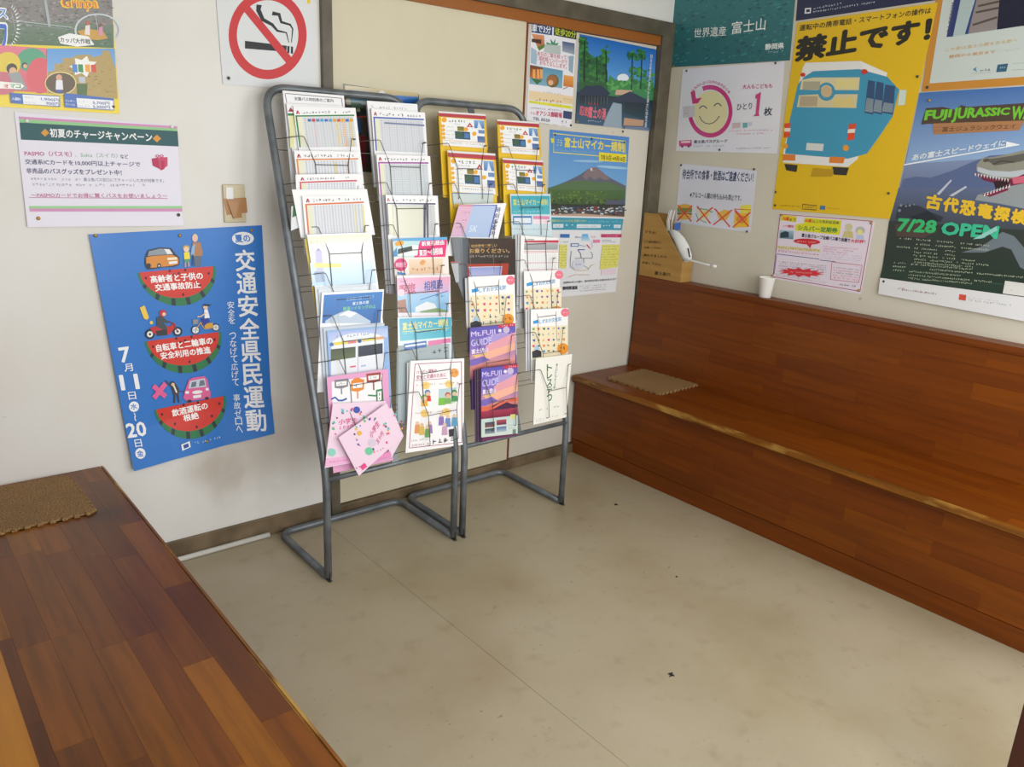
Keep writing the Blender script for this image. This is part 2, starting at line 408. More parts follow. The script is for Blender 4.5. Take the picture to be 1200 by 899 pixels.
# floor: two vinyl sheets meeting in a seam
fl = struct(box('floor', XL-.1, -3.4, -.06, .12, .12, -.004, M_gapdark))
box('vinyl_sheet', XL-.1, -3.4, -.004, -1.8008, .0, 0, M_floor, fl)
box('vinyl_sheet', -1.7996, -3.4, -.004, 0, .0, 0, M_floor, fl)
struct(box('ceiling', XL-.1, -2.42, CZ, .12, .12, CZ+.06, M_ceil))
struct(box('wall_back', XL-.1, 0, 0, -1.7635, .12, CZ, M_plaster))
struct(box('wall_over_door', -1.7635, 0, 1.997, 0, .12, CZ, M_plaster))
struct(box('wall_behind_door', -1.7635, .07, 0, 0, .12, 1.997, M_gapdark))
struct(box('wall_right', 0, -3.4, 0, .12, .12, CZ, M_wallB))
struct(box('wall_left', XL-.1, -3.4, 0, XL, 0, CZ, M_plaster))
struct(box('wall_front_lintel', XL, YF-.08, 2.12, 0, YF, CZ, M_plaster))
struct(box('wall_front_end', -.05, YF-.08, 0, 0, YF, 2.12, M_wallB))
# door-jamb post of the entrance, dark red-brown, cut by the lower right corner of the photo
j = struct(box('door_jamb', -1.36, YF, 0, -1.285, YF+.082, 2.12, M_dark, bev=.003))
# sliding door pair
d = struct(empty('door_1'))
box('frame_post', -1.7635, -.018, 0, -1.726, .07, 1.997, M_frame, d, .002)
box('frame_post', -.079+.0, -.018, 0, -.001, .07, 1.94, M_frame, d, .002)
box('frame_head', -1.726, -.018, 1.935, -.001, .07, 1.997, M_frame, d, .002)
box('head_rail', -1.726, -.006, 1.895, -.079, .06, 1.935, M_strip, d, .002)
box('sill', -1.726, -.012, 0, -.079, .07, .043, M_base, d, .002)
p = box('door_panel', -1.722, .004, .045, -.868, .03, 1.93, M_doorL, d, .002); p['label'] = 'cream sliding panel'
p = box('door_panel', -.868, .012, .045, -.083, .042, 1.893, M_doorR, d, .002); p['label'] = 'paler sliding panel covered with posters'
box('panel_edge_strip', -.872, -.002, .045, -.866, .012, 1.90, mat('red_brown_edge', '#7a3a22', .5), d)
box('panel_edge_strip', -1.726, -.004, .045, -1.720, .01, 1.93, mat('yellow_brown_edge', '#b08f4c', .5), d)
b = struct(box('baseboard_back', XL, -.010, 0, -1.7635, .001, .074, M_base, bev=.002))
b = struct(box('baseboard_right', -.012, -3.4, 0, 0, 0, .07, M_base))
# white conduit lying along the baseboard
t = tube('cable_conduit', [[(-3.2, -.022, .010), (-2.02, -.022, .010)]], .0095, M_pipe, seg=10)
t['kind'] = 'structure'; t.name = 'trim_1'

# ================================================================ BENCHES
def staves(parent, n_rows, length, place, m, w, seed, thick=.008):
    """butcher-block staves: each a thin block; place(a0,a1,r0,r1,thick) -> 8 corners in bench space"""
    rnd = random.Random(seed)
    for i in range(n_rows):
        y = -rnd.uniform(0, .35)
        while y < length:
            l = rnd.uniform(.28, .62); a0, a1 = max(0, y), min(length, y+l); y += l
            if a1-a0 < .03: continue
            g = .00018
            c = place(a0+g, a1-g, i*w+g, (i+1)*w-g, thick)
            vs = c; fs = [(0, 1, 2, 3), (7, 6, 5, 4), (0, 4, 5, 1), (1, 5, 6, 2), (2, 6, 7, 3), (3, 7, 4, 0)]
            o = mesh('stave', vs, fs, m, parent)
            bm = bmesh.new(); bm.from_mesh(o.data); bmesh.ops.recalc_face_normals(bm, faces=bm.faces); bm.to_mesh(o.data); bm.free()
def prism(name, prof, y0, y1, m, parent, sx=1, x0=0, bev=.003):
    """profile [(x,z)] extruded from y0 to y1, mirrored with sx about x0"""
    bm = bmesh.new(); a = [bm.verts.new((x0+sx*x, y0, z)) for x, z in prof]; b = [bm.verts.new((x0+sx*x, y1, z)) for x, z in prof]
    n = len(prof); bm.faces.new(a); bm.faces.new(b[::-1])
    for i in range(n): bm.faces.new((a[i], a[(i+1) % n], b[(i+1) % n], b[i]))
    bmesh.ops.recalc_face_normals(bm, faces=bm.faces)
    if bev: bmesh.ops.bevel(bm, geom=[e for e in bm.edges if abs(e.verts[0].co.y-e.verts[1].co.y) > .1], offset=bev, segments=2, affect='EDGES')
    return bmobj(name, bm, m, parent)
def make_bench(label, m, sx, x0, Lb, nose, y_gap=.004, seed=1, rail=None):
    """x measured from the wall into the room; x0 = wall, sx = direction"""
    r = empty('bench', (x0+sx*.25, -Lb/2, 0)); tag(r, label, 'bench')
    inv = Matrix.Translation(-r.location)
    y0, y1 = -y_gap, -Lb
    Y = lambda a: y0-a
    def fin(o): o.data.transform(inv); return o
    panel = .470
    seat = fin(prism('seat', [(.09, .362), (nose-.004, .362), (nose-.004, .387), (.09, .387)], y0, y1, m, r, sx, x0, 0))
    e = fin(prism('front_edge', [(nose-.012, .366), (nose, .366), (nose, .3955), (nose-.012, .3955)], y0, y1, M_woodE, seat, sx, x0, .004)); e['label'] = 'worn pale front edge of the seat'
    w = (nose-.012-.104)/7
    def P_seat(a0, a1, r0, r1, t): return [Vector((x0+sx*(.104+rr), Y(aa), z)) for z in (.387, .387+t) for rr, aa in ((r0, a0), (r1, a0), (r1, a1), (r0, a1))]
    k = len(bpy.data.objects); staves(seat, 7, Lb-y_gap-.002, P_seat, m, w, seed)
    front = fin(prism('front_panel', [(.02, .0745), (panel-.008, .0745), (panel-.008, .362), (.02, .362)], y0, y1, m, r, sx, x0, 0))
    def P_front(a0, a1, r0, r1, t): return [Vector((x0+sx*xx, Y(aa), .0755+rr)) for xx in (panel-.008, panel) for rr, aa in ((r0, a0), (r1, a0), (r1, a1), (r0, a1))]
    staves(front, 5, Lb-y_gap-.002, P_front, m, .2865/5, seed+1)
    fin(prism('plinth', [(.02, 0), (panel-.003, 0), (panel-.003, .0725), (.02, .0725)], y0, y1, m, r, sx, x0, .002))
    bb, bt = .104, .080
    back = fin(prism('backrest', [(.0, .387), (bb-.009, .387), (bt-.009, .822), (0., .822)], y0, y1, m, r, sx, x0, 0))
    def P_back(a0, a1, r0, r1, t):
        o = []
        for q in (-.009, 0):
            for rr, aa in ((r0, a0), (r1, a0), (r1, a1), (r0, a1)):
                z = .3955+rr; o.append(Vector((x0+sx*(bb+(bt-bb)*(rr/.4265)+q), Y(aa), z)))
        return o
    staves(back, 7, Lb-y_gap-.002, P_back, m, .4265/7, seed+2)
    fin(prism('top_rail', [(.0, .822), (.0855, .822), (.088, .829), (.086, .8495), (0., .8495)], y0, y1, rail or m, r, sx, x0, .003))
    for p_ in (seat, front, back):
        for o in p_.children:
            if o.name.startswith('stave'): o.data.transform(inv)
    return r
make_bench('long red-brown varnished wooden bench with high back along the right wall', M_woodR, -1, 0., 2.22, .4934, seed=11)
make_bench('orange-brown wooden bench in the left foreground, its seat edge running up to the poster wall', M_woodL, 1, -3.0875, 1.95, .5465, seed=23, rail=M_woodRail)

# cork jigsaw mats
def mat_tile(name, label, quad, z=.3955, n=10, h=.008, m=M_cork):
    c = [Vector(q) for q in quad]; pts = []
    for s_ in range(4):
        a, b = c[s_], c[(s_+1) % 4]; d = (b-a); L_ = d.length; u = d/L_; nn = Vector((u.y, -u.x)); step = L_/n
        for k in range(n):
            base = a+u*step*k; t = .0075
            pts += [base, base+u*step*.33, base+u*step*.26-nn*t*1.0, base+u*step*.74-nn*t*1.0, base+u*step*.67]
    bm = bmesh.new(); a = [bm.verts.new((p.x, p.y, z)) for p in pts]; b = [bm.verts.new((p.x, p.y, z+h)) for p in pts]; k = len(pts)
    ft = bm.faces.new(b); bm.faces.new(a[::-1])
    for i in range(k): bm.faces.new((a[i], a[(i+1) % k], b[(i+1) % k], b[i]))
    bmesh.ops.triangulate(bm, faces=[f for f in bm.faces if len(f.verts) > 4]); bmesh.ops.recalc_face_normals(bm, faces=bm.faces)
    return tag(bmobj(name, bm, m), label, 'mat')
mat_tile('cork_mat', 'square cork jigsaw mat lying on the left foreground bench', [(-2.652, -.050), (-2.646, -.345), (-2.940, -.345), (-2.940, -.035)])
mat_tile('cork_mat', 'square cork jigsaw mat on the seat of the right wall bench', [(-.122, -.122), (-.105, -.440), (-.380, -.447), (-.395, -.140)])

# ================================================================ LEAFLET RACKS
SL = .37/1.195
RN = Vector((0, -1, SL)).normalized(); RP = Vector((0, -.42, .38)); RD = RN.dot(RP)
def rackpt(x, z, off=0):
    return Vector((x, -.42+(z-.38)*SL, z))+RN*off
ROWZ = [1.407, 1.27, 1.133, .992, .862, .725, .585]
def make_rack(label, x0, x1, back, pockets):
    r = empty('leaflet_rack', ((x0+x1)/2, -.22, 0)); tag(r, label, 'rack'); inv = Matrix.Translation(-r.location); T = .0127
    cx = (x0+x1)/2
    def fin(o): o.data.transform(inv); return o
    fr = [(x0, -.42, T), (x0, -.42, .38), rackpt(x0, 1.565), rackpt(x1, 1.565), (x1, -.42, .38), (x1, -.42, T)]
    pts = [Vector(fr[0])]+fillet([fr[0], fr[1], fr[2]], .05)[1:-1]
    path = fillet(fr, .075, 8)
    fin(tube('upright_frame', [path], T, M_steel, r, 14))
    fin(tube('base_frame', [fillet([(x0, -.415, T), (x0, back, T), (x1, back, T), (x1, -.415, T)], .05, 8)], T, M_steel, r, 14))
    fin(tube('crossbar', [[(x0, -.42, .362), (x1, -.42, .362)]], .009, M_steel, r, 10))
    a, b = rackpt(cx, 1.56, -.006), rackpt(cx, .36, -.006); w = .013
    vs = [p+Vector((sx*w, 0, 0))+RN*o for o in (0, .006) for p, sx in ((a, -1), (b, -1), (b, 1), (a, 1))]
    o = mesh('centre_post', vs, [(0, 1, 2, 3), (7, 6, 5, 4), (0, 4, 5, 1), (1, 5, 6, 2), (2, 6, 7, 3), (3, 7, 4, 0)], M_steel, r); fin(o)
    bm = bmesh.new(); bm.from_mesh(o.data); bmesh.ops.recalc_face_normals(bm, faces=bm.faces); bm.to_mesh(o.data); bm.free()
    for x in (x0, x1):
        s = .0015; vs = [(x-s, -.405, .03), (x-s, -.436, .034), (x-s, -.440, 0), (x+s, -.405, .03), (x+s, -.436, .034), (x+s, -.440, 0)]
        fin(mesh('foot_gusset', vs, [(0, 1, 2), (5, 4, 3), (0, 3, 4, 1), (1, 4, 5, 2), (2, 5, 3, 0)], M_gusset, r))
        bm = boxdata(x-.006, -.437, 0, x+.006, -.398, .004); fin(bmobj('foot_pad', bm, M_gusset, r))
    for c in (0, 1):
        xa, xb = (x0, cx) if c == 0 else (cx, x1)
        pa, pb = pockets[c]; pa += .046; pb -= .058
        for z in ROWZ:
            m_ = .020; zl = z-.085*.95; zb = z-.205*.9
            l1 = fillet([rackpt(xa+.004, z, .004), rackpt(pa-.045, z, .046), rackpt(pa-.026, z, .050), rackpt(pa, zl, .048), rackpt(pa, zb, .030), rackpt(pa, zb-.004, .0)], .006, 3)
            l2 = fillet([rackpt(xb-.004, z, .004), rackpt(pb+.045, z, .046), rackpt(pb+.026, z, .050), rackpt(pb, zl, .048), rackpt(pb, zb, .030), rackpt(pb, zb-.004, .0)], .006, 3)
            link_ = [rackpt(pa, zl-.004, .048), rackpt(pb, zl-.004, .048)]
            backw = [rackpt(xa, z-.032, .004), rackpt(xb, z-.032, .004)]
            bot = [rackpt(xa, zb-.004, .0), rackpt(xb, zb-.004, .0)]
            fin(tube('wire_pocket', [l1, l2, link_, backw, bot], .0013, M_wire, r, 6))
    return r
make_rack('left grey tube rack holding timetables and pink flyers, feet nearest the camera', -1.985, -1.473, -.040, ((-1.921, -1.70), (-1.645, -1.42)))
make_rack('right grey tube rack holding yellow and purple leaflets, beside the bench', -1.432, -.922, -.030, ((-1.362, -1.150), (-1.085, -.885)))

# ---- leaflets in the racks
TILT = math.radians(8.2)
BN = Vector((0, -math.cos(TILT), math.sin(TILT))); BD = Vector((0, -math.sin(TILT), -math.cos(TILT)))   # normal, "down" of a leaflet
def leaflet(name, label, tl, tr, cat='leaflet', off=.050, h=None, thick=.004, paper='#f2f3f6', m=None, bl=None, side=None, group=None, grid=(1, 1), warp=None):
    A = hit(*tl, RN, RD+off); n = BN; d = n.dot(A); B = hit(*tr, n, d)
    w = (B-A).length; right = (B-A).normalized(); dn = n.cross(right); dn = dn if dn.z < 0 else -dn
    hh = h or w*1.41
    if bl:
        q = hit(*bl, n, d); dn = (q-A).normalized()
    return Sheet(name, label, cat, (n, d), None, paper, m or M_paper, group, thick, warp, grid, corners=[A, B, B+dn*hh, A+dn*hh], side=side or '#b9b9bb')

def spares(name, lab, tl, tr, k, dx, dy, off, cat='leaflet', paper='#eceef2', h=None, thick=.002, side=None, bl=None):
    """further copies standing behind the front one, peeping out a little"""
    for i in range(1, k+1):
        s = leaflet(name, lab[i-1], (tl[0]+dx*i, tl[1]+dy*i), (tr[0]+dx*i, tr[1]+dy*i), cat, off-.0045*i-.002, h, thick, paper, bl=(bl[0]+dx*i, bl[1]+dy*i) if bl else None, side=side); s.done()

def timetable(s, vx, vy, vs, x1, y1, x2, y2, frame, cells='#dfe3ea', mark='#b02840', stripes=(), logo=True, hh=22, depth=200):
    """heading line (x1,y1)-(x2,y2) at its foot, coloured frame, pale grid of departure times"""
    s.view(vx, vy, vs); up = s.updir(); W_ = x2-x1; g = lambda f, o: (x1+W_*f-up.x*o, y1+(y2-y1)*f-up.y*o)
    if logo:
        a = g(.035, 0); b = g(.10, 0); c = g(.075, -hh); s.P([a, b, c, g(.055, -hh)], mark); s.P([g(.062, -2), g(.078, -2), g(.07, -hh*.5)], '#f4f4f6')
    s.S(*g(.14, 0), *g(.60, 0), hh*.8, '#3c4058', dens=.95); s.S(*g(.66, 0), *g(.93, 0), hh*.7, '#50546a', dens=.8)
    t = 8; s.Q(g(.02, t), g(.98, t), g(.98, t+9), g(.02, t+9), frame); s.Q(g(.02, t), g(.045, t), g(.045, t+depth), g(.02, t+depth), frame)
    s.Q(g(.05, t+12), g(.96, t+12), g(.96, t+depth), g(.05, t+depth), cells)
    s.Q(g(.05, t+12), g(.13, t+12), g(.13, t+depth), g(.05, t+depth), '#e6e6c8')
    for f, c, w in stripes: s.Q(g(f, t+24), g(f+w, t+24), g(f+w, t+depth), g(f, t+depth), c)
    for k, f in enumerate([.16+.047*i for i in range(17)]): s.Q(g(f, t+14), g(f+.018, t+14), g(f+.018, t+depth), g(f, t+depth), '#c9cdd5' if k % 3 else '#bdc2cc')
    o = t+30
    while o < depth:
        s.Q(g(.05, o), g(.96, o), g(.96, o+1.6), g(.05, o+1.6), '#e4e6ea'); o += 11
    return s

# left rack, left column (top to bottom)
s = leaflet('timetable', 'white timetable sheet with a black heading, topmost and rearmost in the left rack', (331.2, 106), (403, 112), off=.040, thick=.006, paper='#f0f1f4', h=.30)
s.view(300, 60, 5.29); s.T('安藤バス時刻表のご案内', 240, 305, 480, 318, 22, '#4a4c58'); s.Ln([(185, 262), (530, 292)], 4, '#5a5a62'); s.Ln([(530, 292), (536, 340)], 4, '#5a5a62'); s.Ln([(180, 262), (190, 320)], 4, '#5a5a62'); s.done()
s = leaflet('timetable', 'green-framed bus timetable half hidden at the left behind its twin, top of the left rack', (335.5, 121.5), (400, 124), off=.0445, paper='#eef0f2'); s.view(300, 60, 5.29)
s.P([(200, 375), (213, 348), (235, 375)], '#a0203c'); s.Q((197, 385), (240, 385), (240, 400), (197, 400), '#2f7a44'); s.Q((205, 400), (240, 400), (236, 600), (212, 600), '#dfe0a8'); s.done()
s = leaflet('timetable', 'green-framed bus timetable with yellow columns, front of the top pocket of the left rack', (343.5, 124.3), (416.6, 126.5), off=.050, thick=.002)
timetable(s, 300, 60, 5.29, 235, 390, 615, 385, '#2f8046', '#d6d9de', stripes=((.30, '#e6b7bf', .03), (.66, '#e6cf7a', .05), (.76, '#e9b46a', .05), (.88, '#e6cf7a', .05)))
for i, c in enumerate(['#3f70c0', '#c84040', '#4f86c8', '#58a0d0', '#3f70c0', '#58a0d0', '#e0a030', '#d05030', '#e0b030', '#3f70c0', '#e0a030']): s.Q((320+i*26, 421+0*i), (340+i*26, 421), (340+i*26, 437), (320+i*26, 437), c)
s.done()
s = leaflet('timetable', 'orange-framed bus timetable in the second pocket down, left rack, left column', (344.4, 176.3), (421, 178), off=.050, thick=.003)
timetable(s, 300, 60, 5.29, 240, 660, 640, 655, '#d98a50', stripes=((.6, '#e9d37c', .04), (.8, '#e9b46a', .04))); s.done()
s = leaflet('timetable', 'red-framed bus timetable leaning askew between the second and third pockets of the left rack', (346.3, 204.6), (424.8, 203.7), off=.054, thick=.0008, h=.15, bl=(349, 262), grid=(6, 4), warp=lambda a, b: .006*math.sin(a*3.1)*(1-b))
timetable(s, 300, 60, 5.29, 262, 802, 630, 790, '#cc5560', hh=18, depth=120); s.done()
s = leaflet('leaflet', 'blank white sheet curling out at the left edge of the third pocket, left rack', (342, 222), (428, 222), off=.056, thick=.0008, grid=(8, 4), warp=lambda a, b: .012*(max(0, a-.6)/.4)**2-.004*b, paper='#f4f5f7', h=.15, bl=(350, 262)); s.done()
s = leaflet('leaflet', 'green and white leaflet sticking out low at the left upright, left rack', (341.5, 242), (352, 238), off=.040, thick=.001, h=.075, paper='#dfe2e6', bl=(341, 272)); s.view(330, 200, 4.994); s.P([(68, 195), (92, 190), (96, 260), (62, 275)], '#41754c'); s.P([(80, 200), (96, 200), (96, 250), (84, 255)], '#c8b04a'); s.done()
s = leaflet('timetable', 'orange and yellow framed bus timetable in the third pocket down, left rack', (354, 229.5), (428.5, 229), off=.060, thick=.0012, h=.24, bl=(358, 275))
timetable(s, 330, 200, 4.994, 130, 187, 492, 172, '#d9774a', stripes=((.80, '#e9dc8c', .03), (.93, '#e9dc8c', .03))); s.done()
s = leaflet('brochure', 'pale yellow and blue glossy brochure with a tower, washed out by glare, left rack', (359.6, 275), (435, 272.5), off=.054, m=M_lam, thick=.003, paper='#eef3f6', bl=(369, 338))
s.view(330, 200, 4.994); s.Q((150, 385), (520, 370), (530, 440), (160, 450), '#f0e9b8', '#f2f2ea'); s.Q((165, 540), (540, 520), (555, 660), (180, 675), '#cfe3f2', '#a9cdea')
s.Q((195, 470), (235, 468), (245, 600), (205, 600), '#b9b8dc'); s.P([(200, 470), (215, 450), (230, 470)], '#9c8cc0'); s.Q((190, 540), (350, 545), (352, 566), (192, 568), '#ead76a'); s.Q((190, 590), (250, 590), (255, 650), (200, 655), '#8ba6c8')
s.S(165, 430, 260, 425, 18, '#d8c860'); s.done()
spares('brochure', ['yellow-edged brochure just behind the washed-out one, left rack'], (359.6, 277), (435, 274.5), 1, -3, 3, .051, 'brochure', '#d8c25a', bl=(369, 338))
spares('brochure', ['white-edged copy behind the blue mountain brochure, left rack, nearer one', 'white-edged copy behind the blue mountain brochure, left rack, rearmost'], (377, 341), (445, 336), 2, -4, -2, .052, 'brochure', '#dfe8f0')
s = leaflet('brochure', 'blue brochure of a snow-capped mountain, slightly tilted, middle of the left rack', (377, 343), (450, 339), off=.052, m=M_gloss, paper='#f2f4f6', thick=.003, bl=(375, 386))
s.view(330, 200, 4.994); s.Q((248, 728), (592, 708), (578, 893), (236, 893), '#2a7cc8', '#1f62ae'); s.P([(255, 880), (300, 850), (350, 828), (390, 818), (430, 826), (470, 850), (520, 880), (520, 893), (255, 893)], '#b9c9dc'); s.P([(330, 850), (390, 818), (440, 835), (400, 860), (370, 845)], '#eef2f6')
s.T('初島観光線で行こう', 378, 765, 540, 745, 20, '#8fb8e8'); s.T('富士急の旅', 415, 787, 510, 778, 18, '#e8f0f8'); s.T('開運ハイキングの山', 360, 822, 548, 805, 24, '#7fd08c'); s.done()
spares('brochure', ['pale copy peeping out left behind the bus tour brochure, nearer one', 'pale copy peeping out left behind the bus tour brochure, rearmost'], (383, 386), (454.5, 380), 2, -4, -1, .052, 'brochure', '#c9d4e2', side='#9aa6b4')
s = leaflet('brochure', 'light blue brochure with two dark photos above a white bus front, left rack', (383, 388), (454.5, 382), off=.050, m=M_gloss, paper='#8fb4e4', thick=.003)
s.view(340, 360, 4.28); s.Q((190, 128), (488, 104), (488, 150), (196, 185), '#a9b8e8', '#bcd0ee'); s.P([(205, 180), (240, 150), (300, 132), (380, 128), (440, 136), (470, 152), (470, 330), (205, 345)], '#e6ebf2'); s.Q((200, 180), (340, 162), (340, 176), (202, 195), '#e3d24a'); s.Q((290, 172), (330, 168), (330, 180), (290, 184), '#e07888'); s.Q((360, 160), (470, 148), (470, 160), (362, 174), '#d8d060'); s.Q((430, 150), (470, 146), (470, 158), (430, 162), '#e0a080')
s.Q((204, 212), (328, 198), (328, 252), (204, 270), '#3d4a34', '#5a6844'); s.Q((342, 196), (464, 180), (464, 232), (342, 250), '#2a3444', '#1e2a40'); s.D(208, 187, 10, '#3a6cc0'); s.D(348, 170, 10, '#30509c')
s.S(230, 160, 400, 140, 16, '#8890b8'); s.P([(300, 295), (330, 292), (330, 300), (300, 304)], '#e06878'); s.P([(355, 292), (380, 288), (380, 296), (355, 300)], '#b0b8e0'); s.Ln([(340, 196), (340, 320)], 3, '#a8aeb8'); s.done()
s = leaflet('flyer', 'pink flyer with bus-stop signs drawn in grey, orange, brown and green, left rack', (382.8, 442), (454.5, 432.4), off=.052, paper='#e5a3cd', thick=.002)
s.view(340, 360, 4.28); s.P([(208, 375), (460, 340), (470, 470), (212, 500)], '#f3f3f5')
def stopsign(s, x, y, w, h, col, k=.12, leg=28):
    s.P([(x-w, y-h+k*w), (x+w, y-h-k*w), (x+w*.95, y+h*.7-k*w), (x, y+h), (x-w*.95, y+h*.7+k*w)], col); s.P([(x-w*.75, y-h*.5+k*w*.7), (x+w*.75, y-h*.5-k*w*.7), (x+w*.72, y+h*.35-k*w*.7), (x-w*.72, y+h*.35+k*w*.7)], '#f4f4f4'); s.Ln([(x, y+h), (x+1, y+h+leg)], 7, col)
    s.S(x-w*.55, y+h*.28, x+w*.55, y+h*.28-k*w, h*.5, '#3a3440')
stopsign(s, 257, 385, 35, 24, '#84828c'); s.D(338, 388, 34, '#e58a30'); stopsign(s, 338, 395, 33, 30, '#e58a30', leg=34); stopsign(s, 418, 355, 36, 25, '#a04a40', leg=36); s.Ln([(390, 442), (438, 445)], 8, '#3f8a58'); s.P([(430, 415), (464, 408), (464, 478), (432, 486)], '#3f8a58'); s.P([(438, 424), (457, 420), (457, 466), (439, 472)], '#f4f4f4'); s.S(441, 445, 455, 442, 15, '#3a3440', n=1, dens=1); s.S(441, 465, 455, 462, 15, '#3a3440', n=1, dens=1)
s.Ln([(206, 462), (225, 452), (242, 468), (262, 468), (284, 458)], 9, '#2f5fa8'); s.done()

def deco(s, cx, cy, r, seed):
    rnd = random.Random(seed)
    for i in range(34):
        a = rnd.uniform(0, 6.28); q = r*rnd.uniform(.82, 1.0); x, y = cx+q*math.cos(a), cy+q*math.sin(a)*.95; c = rnd.choice(['#e0406c', '#3a56b0', '#e8b440', '#5cc0a0', '#60c0c8', '#8a4470', '#e87088', '#6ab86a', '#34447c'])
        z = rnd.uniform(3, 8); s.P([(x-z, y-z*.6), (x+z*.4, y-z), (x+z, y+z*.5), (x-z*.3, y+z)], c)
def pinkflyer(label, quad, off, mid, seed, txt=True, paper='#eed3e6'):
    pl = (BN, None); A = hit(*quad[0], RN, RD+off); d = BN.dot(A)
    s = Sheet('flyer', label, 'flyer', (BN, d), quad, paper, M_paper, None, .0008)
    s.view(340, 360, 4.28); deco(s, *mid, seed); return s
s = pinkflyer('pink flyer hanging upright with a ring of coloured shapes, lowest left pocket', [(390, 473), (452, 470), (459, 534), (380.5, 548.5)], .056, (300, 595, 92), 3)
s.T('小学生', 242, 590, 335, 580, 28, '#d04880'); s.T('１００円', 245, 615, 315, 605, 18, '#d04880'); s.D(298, 645, 17, '#84cccc'); s.D(208, 728, 20, '#8cd0c0'); s.Q((180, 760), (500, 720), (505, 745), (176, 800), '#f0b4da'); s.S(195, 782, 290, 770, 10, '#c04888'); s.D(333, 515, 17, '#3a56b0'); s.done()
s = pinkflyer('pink flyer turned a quarter round and jutting right, lowest left pocket', [(437, 483), (459, 478), (473, 511), (459, 536)], .0575, (510, 590, 60), 5)
s.D(510, 600, 14, '#3a56b0'); s.Q((440, 745), (500, 722), (508, 742), (445, 765), '#e890c4'); s.done()
s = pinkflyer('pink flyer rotated into a diamond in front of the other two, lowest left pocket', [(396.5, 513), (453, 472.5), (472, 511), (420.6, 558)], .059, (410, 640, 92), 9)
s.T('小学生', 408, 660, 450, 590, 30, '#d04880'); s.T('五十円', 440, 690, 470, 640, 24, '#d04880'); s.D(395, 722, 20, '#74c8a0'); s.D(411, 680, 20, '#d8c8dc'); s.P([(350, 800), (372, 780), (386, 800), (362, 818)], '#e8488c'); s.D(347, 632, 12, '#e8b440'); s.S(330, 815, 385, 790, 12, '#c04888'); s.done()

# left rack, right column
s = leaflet('timetable', 'white sheet with a grey heading, behind the blue-framed timetable of the left rack', (430, 118), (489, 122), off=.042, thick=.008, paper='#f0f1f4', side='#a8aab0')
s.view(420, 60, 4.994); s.S(75, 330, 335, 350, 15, '#8d909c', dens=.7); s.done()
def tt(label, tl, tr, hx, frame, cells, off=.050, paper='#f2f3f6', thick=.003, hh=20, **k):
    s = leaflet('timetable', label, tl, tr, off=off, thick=thick, paper=paper); timetable(s, *hx, frame, cells, hh=hh, **k); return s
s = tt('blue-framed bus timetable, front of the top right pocket of the left rack', (435, 127), (498, 132), (420, 60, 4.994, 80, 375, 388, 388), '#4a62b4', '#d4d7de'); s.Q((150, 415), (385, 430), (385, 440), (150, 425), '#7a86a8'); s.done()
tt('purple-framed bus timetable, second pocket down, right column of the left rack', (441, 181), (504, 183), (420, 60, 4.994, 108, 640, 415, 642), '#a456a4', '#cbd6d9').done()
s = leaflet('timetable', 'navy double-framed bus timetable in clear film, third pocket down, left rack', (451.8, 228.5), (513, 229.5), off=.050, thick=.003, m=M_lam)
timetable(s, 430, 220, 5.285, 112, 85, 430, 88, '#3a4068', '#ccd0cf', hh=22); s.view(430, 220, 5.285); s.Q((350, 105), (362, 105), (362, 310), (350, 310), '#3a4068'); s.Q((372, 105), (380, 105), (380, 310), (372, 310), '#3a4068'); s.Q((160, 115), (345, 117), (345, 300), (165, 300), '#d9dccb'); s.done()
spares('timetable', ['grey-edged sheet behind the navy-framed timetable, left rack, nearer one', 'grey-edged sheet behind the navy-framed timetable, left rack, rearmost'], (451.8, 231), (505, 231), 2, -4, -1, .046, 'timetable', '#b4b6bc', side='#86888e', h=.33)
s = leaflet('brochure', 'brochure with a white coach and a magenta banner, left rack, right column', (460, 279.6), (524, 277.7), off=.050, paper='#efe6e0', thick=.002, m=M_gloss)
s.view(430, 220, 5.285); s.Q((160, 315), (497, 305), (497, 325), (162, 335), '#5aa8dc'); s.P([(330, 330), (497, 322), (485, 428), (290, 432)], '#e0287c'); s.T('新東名経由', 340, 362, 478, 352, 28, '#ffffff', .02); s.T('東京〜箱根線', 325, 425, 470, 412, 42, '#ffffff', .02); s.P([(170, 330), (330, 330), (290, 432), (165, 428)], '#bfe0e4'); s.P([(190, 375), (280, 355), (320, 358), (312, 420), (180, 425), (176, 395)], '#e8eef0'); s.P([(192, 380), (278, 360), (282, 390), (190, 412)], '#2e4448'); s.P([(165, 395), (185, 370), (190, 425), (165, 428)], '#3f90d0'); s.P([(172, 345), (200, 325), (228, 335), (225, 355), (180, 362)], '#e8a020'); s.D(209, 477, 40, '#d8307c'); s.T('特別便', 180, 495, 240, 490, 30, '#ffe0ee'); s.Q((260, 445), (470, 438), (468, 528), (262, 535), '#ecd9c2', '#dfb894'); s.P([(325, 460), (345, 445), (365, 455), (350, 480), (330, 478)], '#e0a060'); s.S(275, 520, 450, 512, 22, '#b87848'); s.Q((186, 520), (240, 530), (240, 540), (190, 540), '#4a90d0'); s.done()
s = leaflet('brochure', 'pink and sky blue landscape brochure in clear film, fifth pocket down, left rack', (465, 323), (527.5, 322), off=.050, m=M_lam, thick=.002, paper='#e8e2ea')
s.view(430, 220, 5.285); s.Q((185, 560), (512, 552), (510, 660), (190, 660), '#e8a4c4', '#c9b4dc'); s.Q((190, 660), (510, 650), (505, 770), (195, 775), '#9cc8ec', '#7fb4dc'); s.P([(190, 700), (240, 690), (250, 775), (195, 775)], '#9a6450'); s.P([(300, 740), (370, 705), (420, 720), (440, 765), (300, 770)], '#dfe4ea'); s.P([(330, 765), (430, 745), (500, 760), (500, 772), (330, 775)], '#7a9a6c')
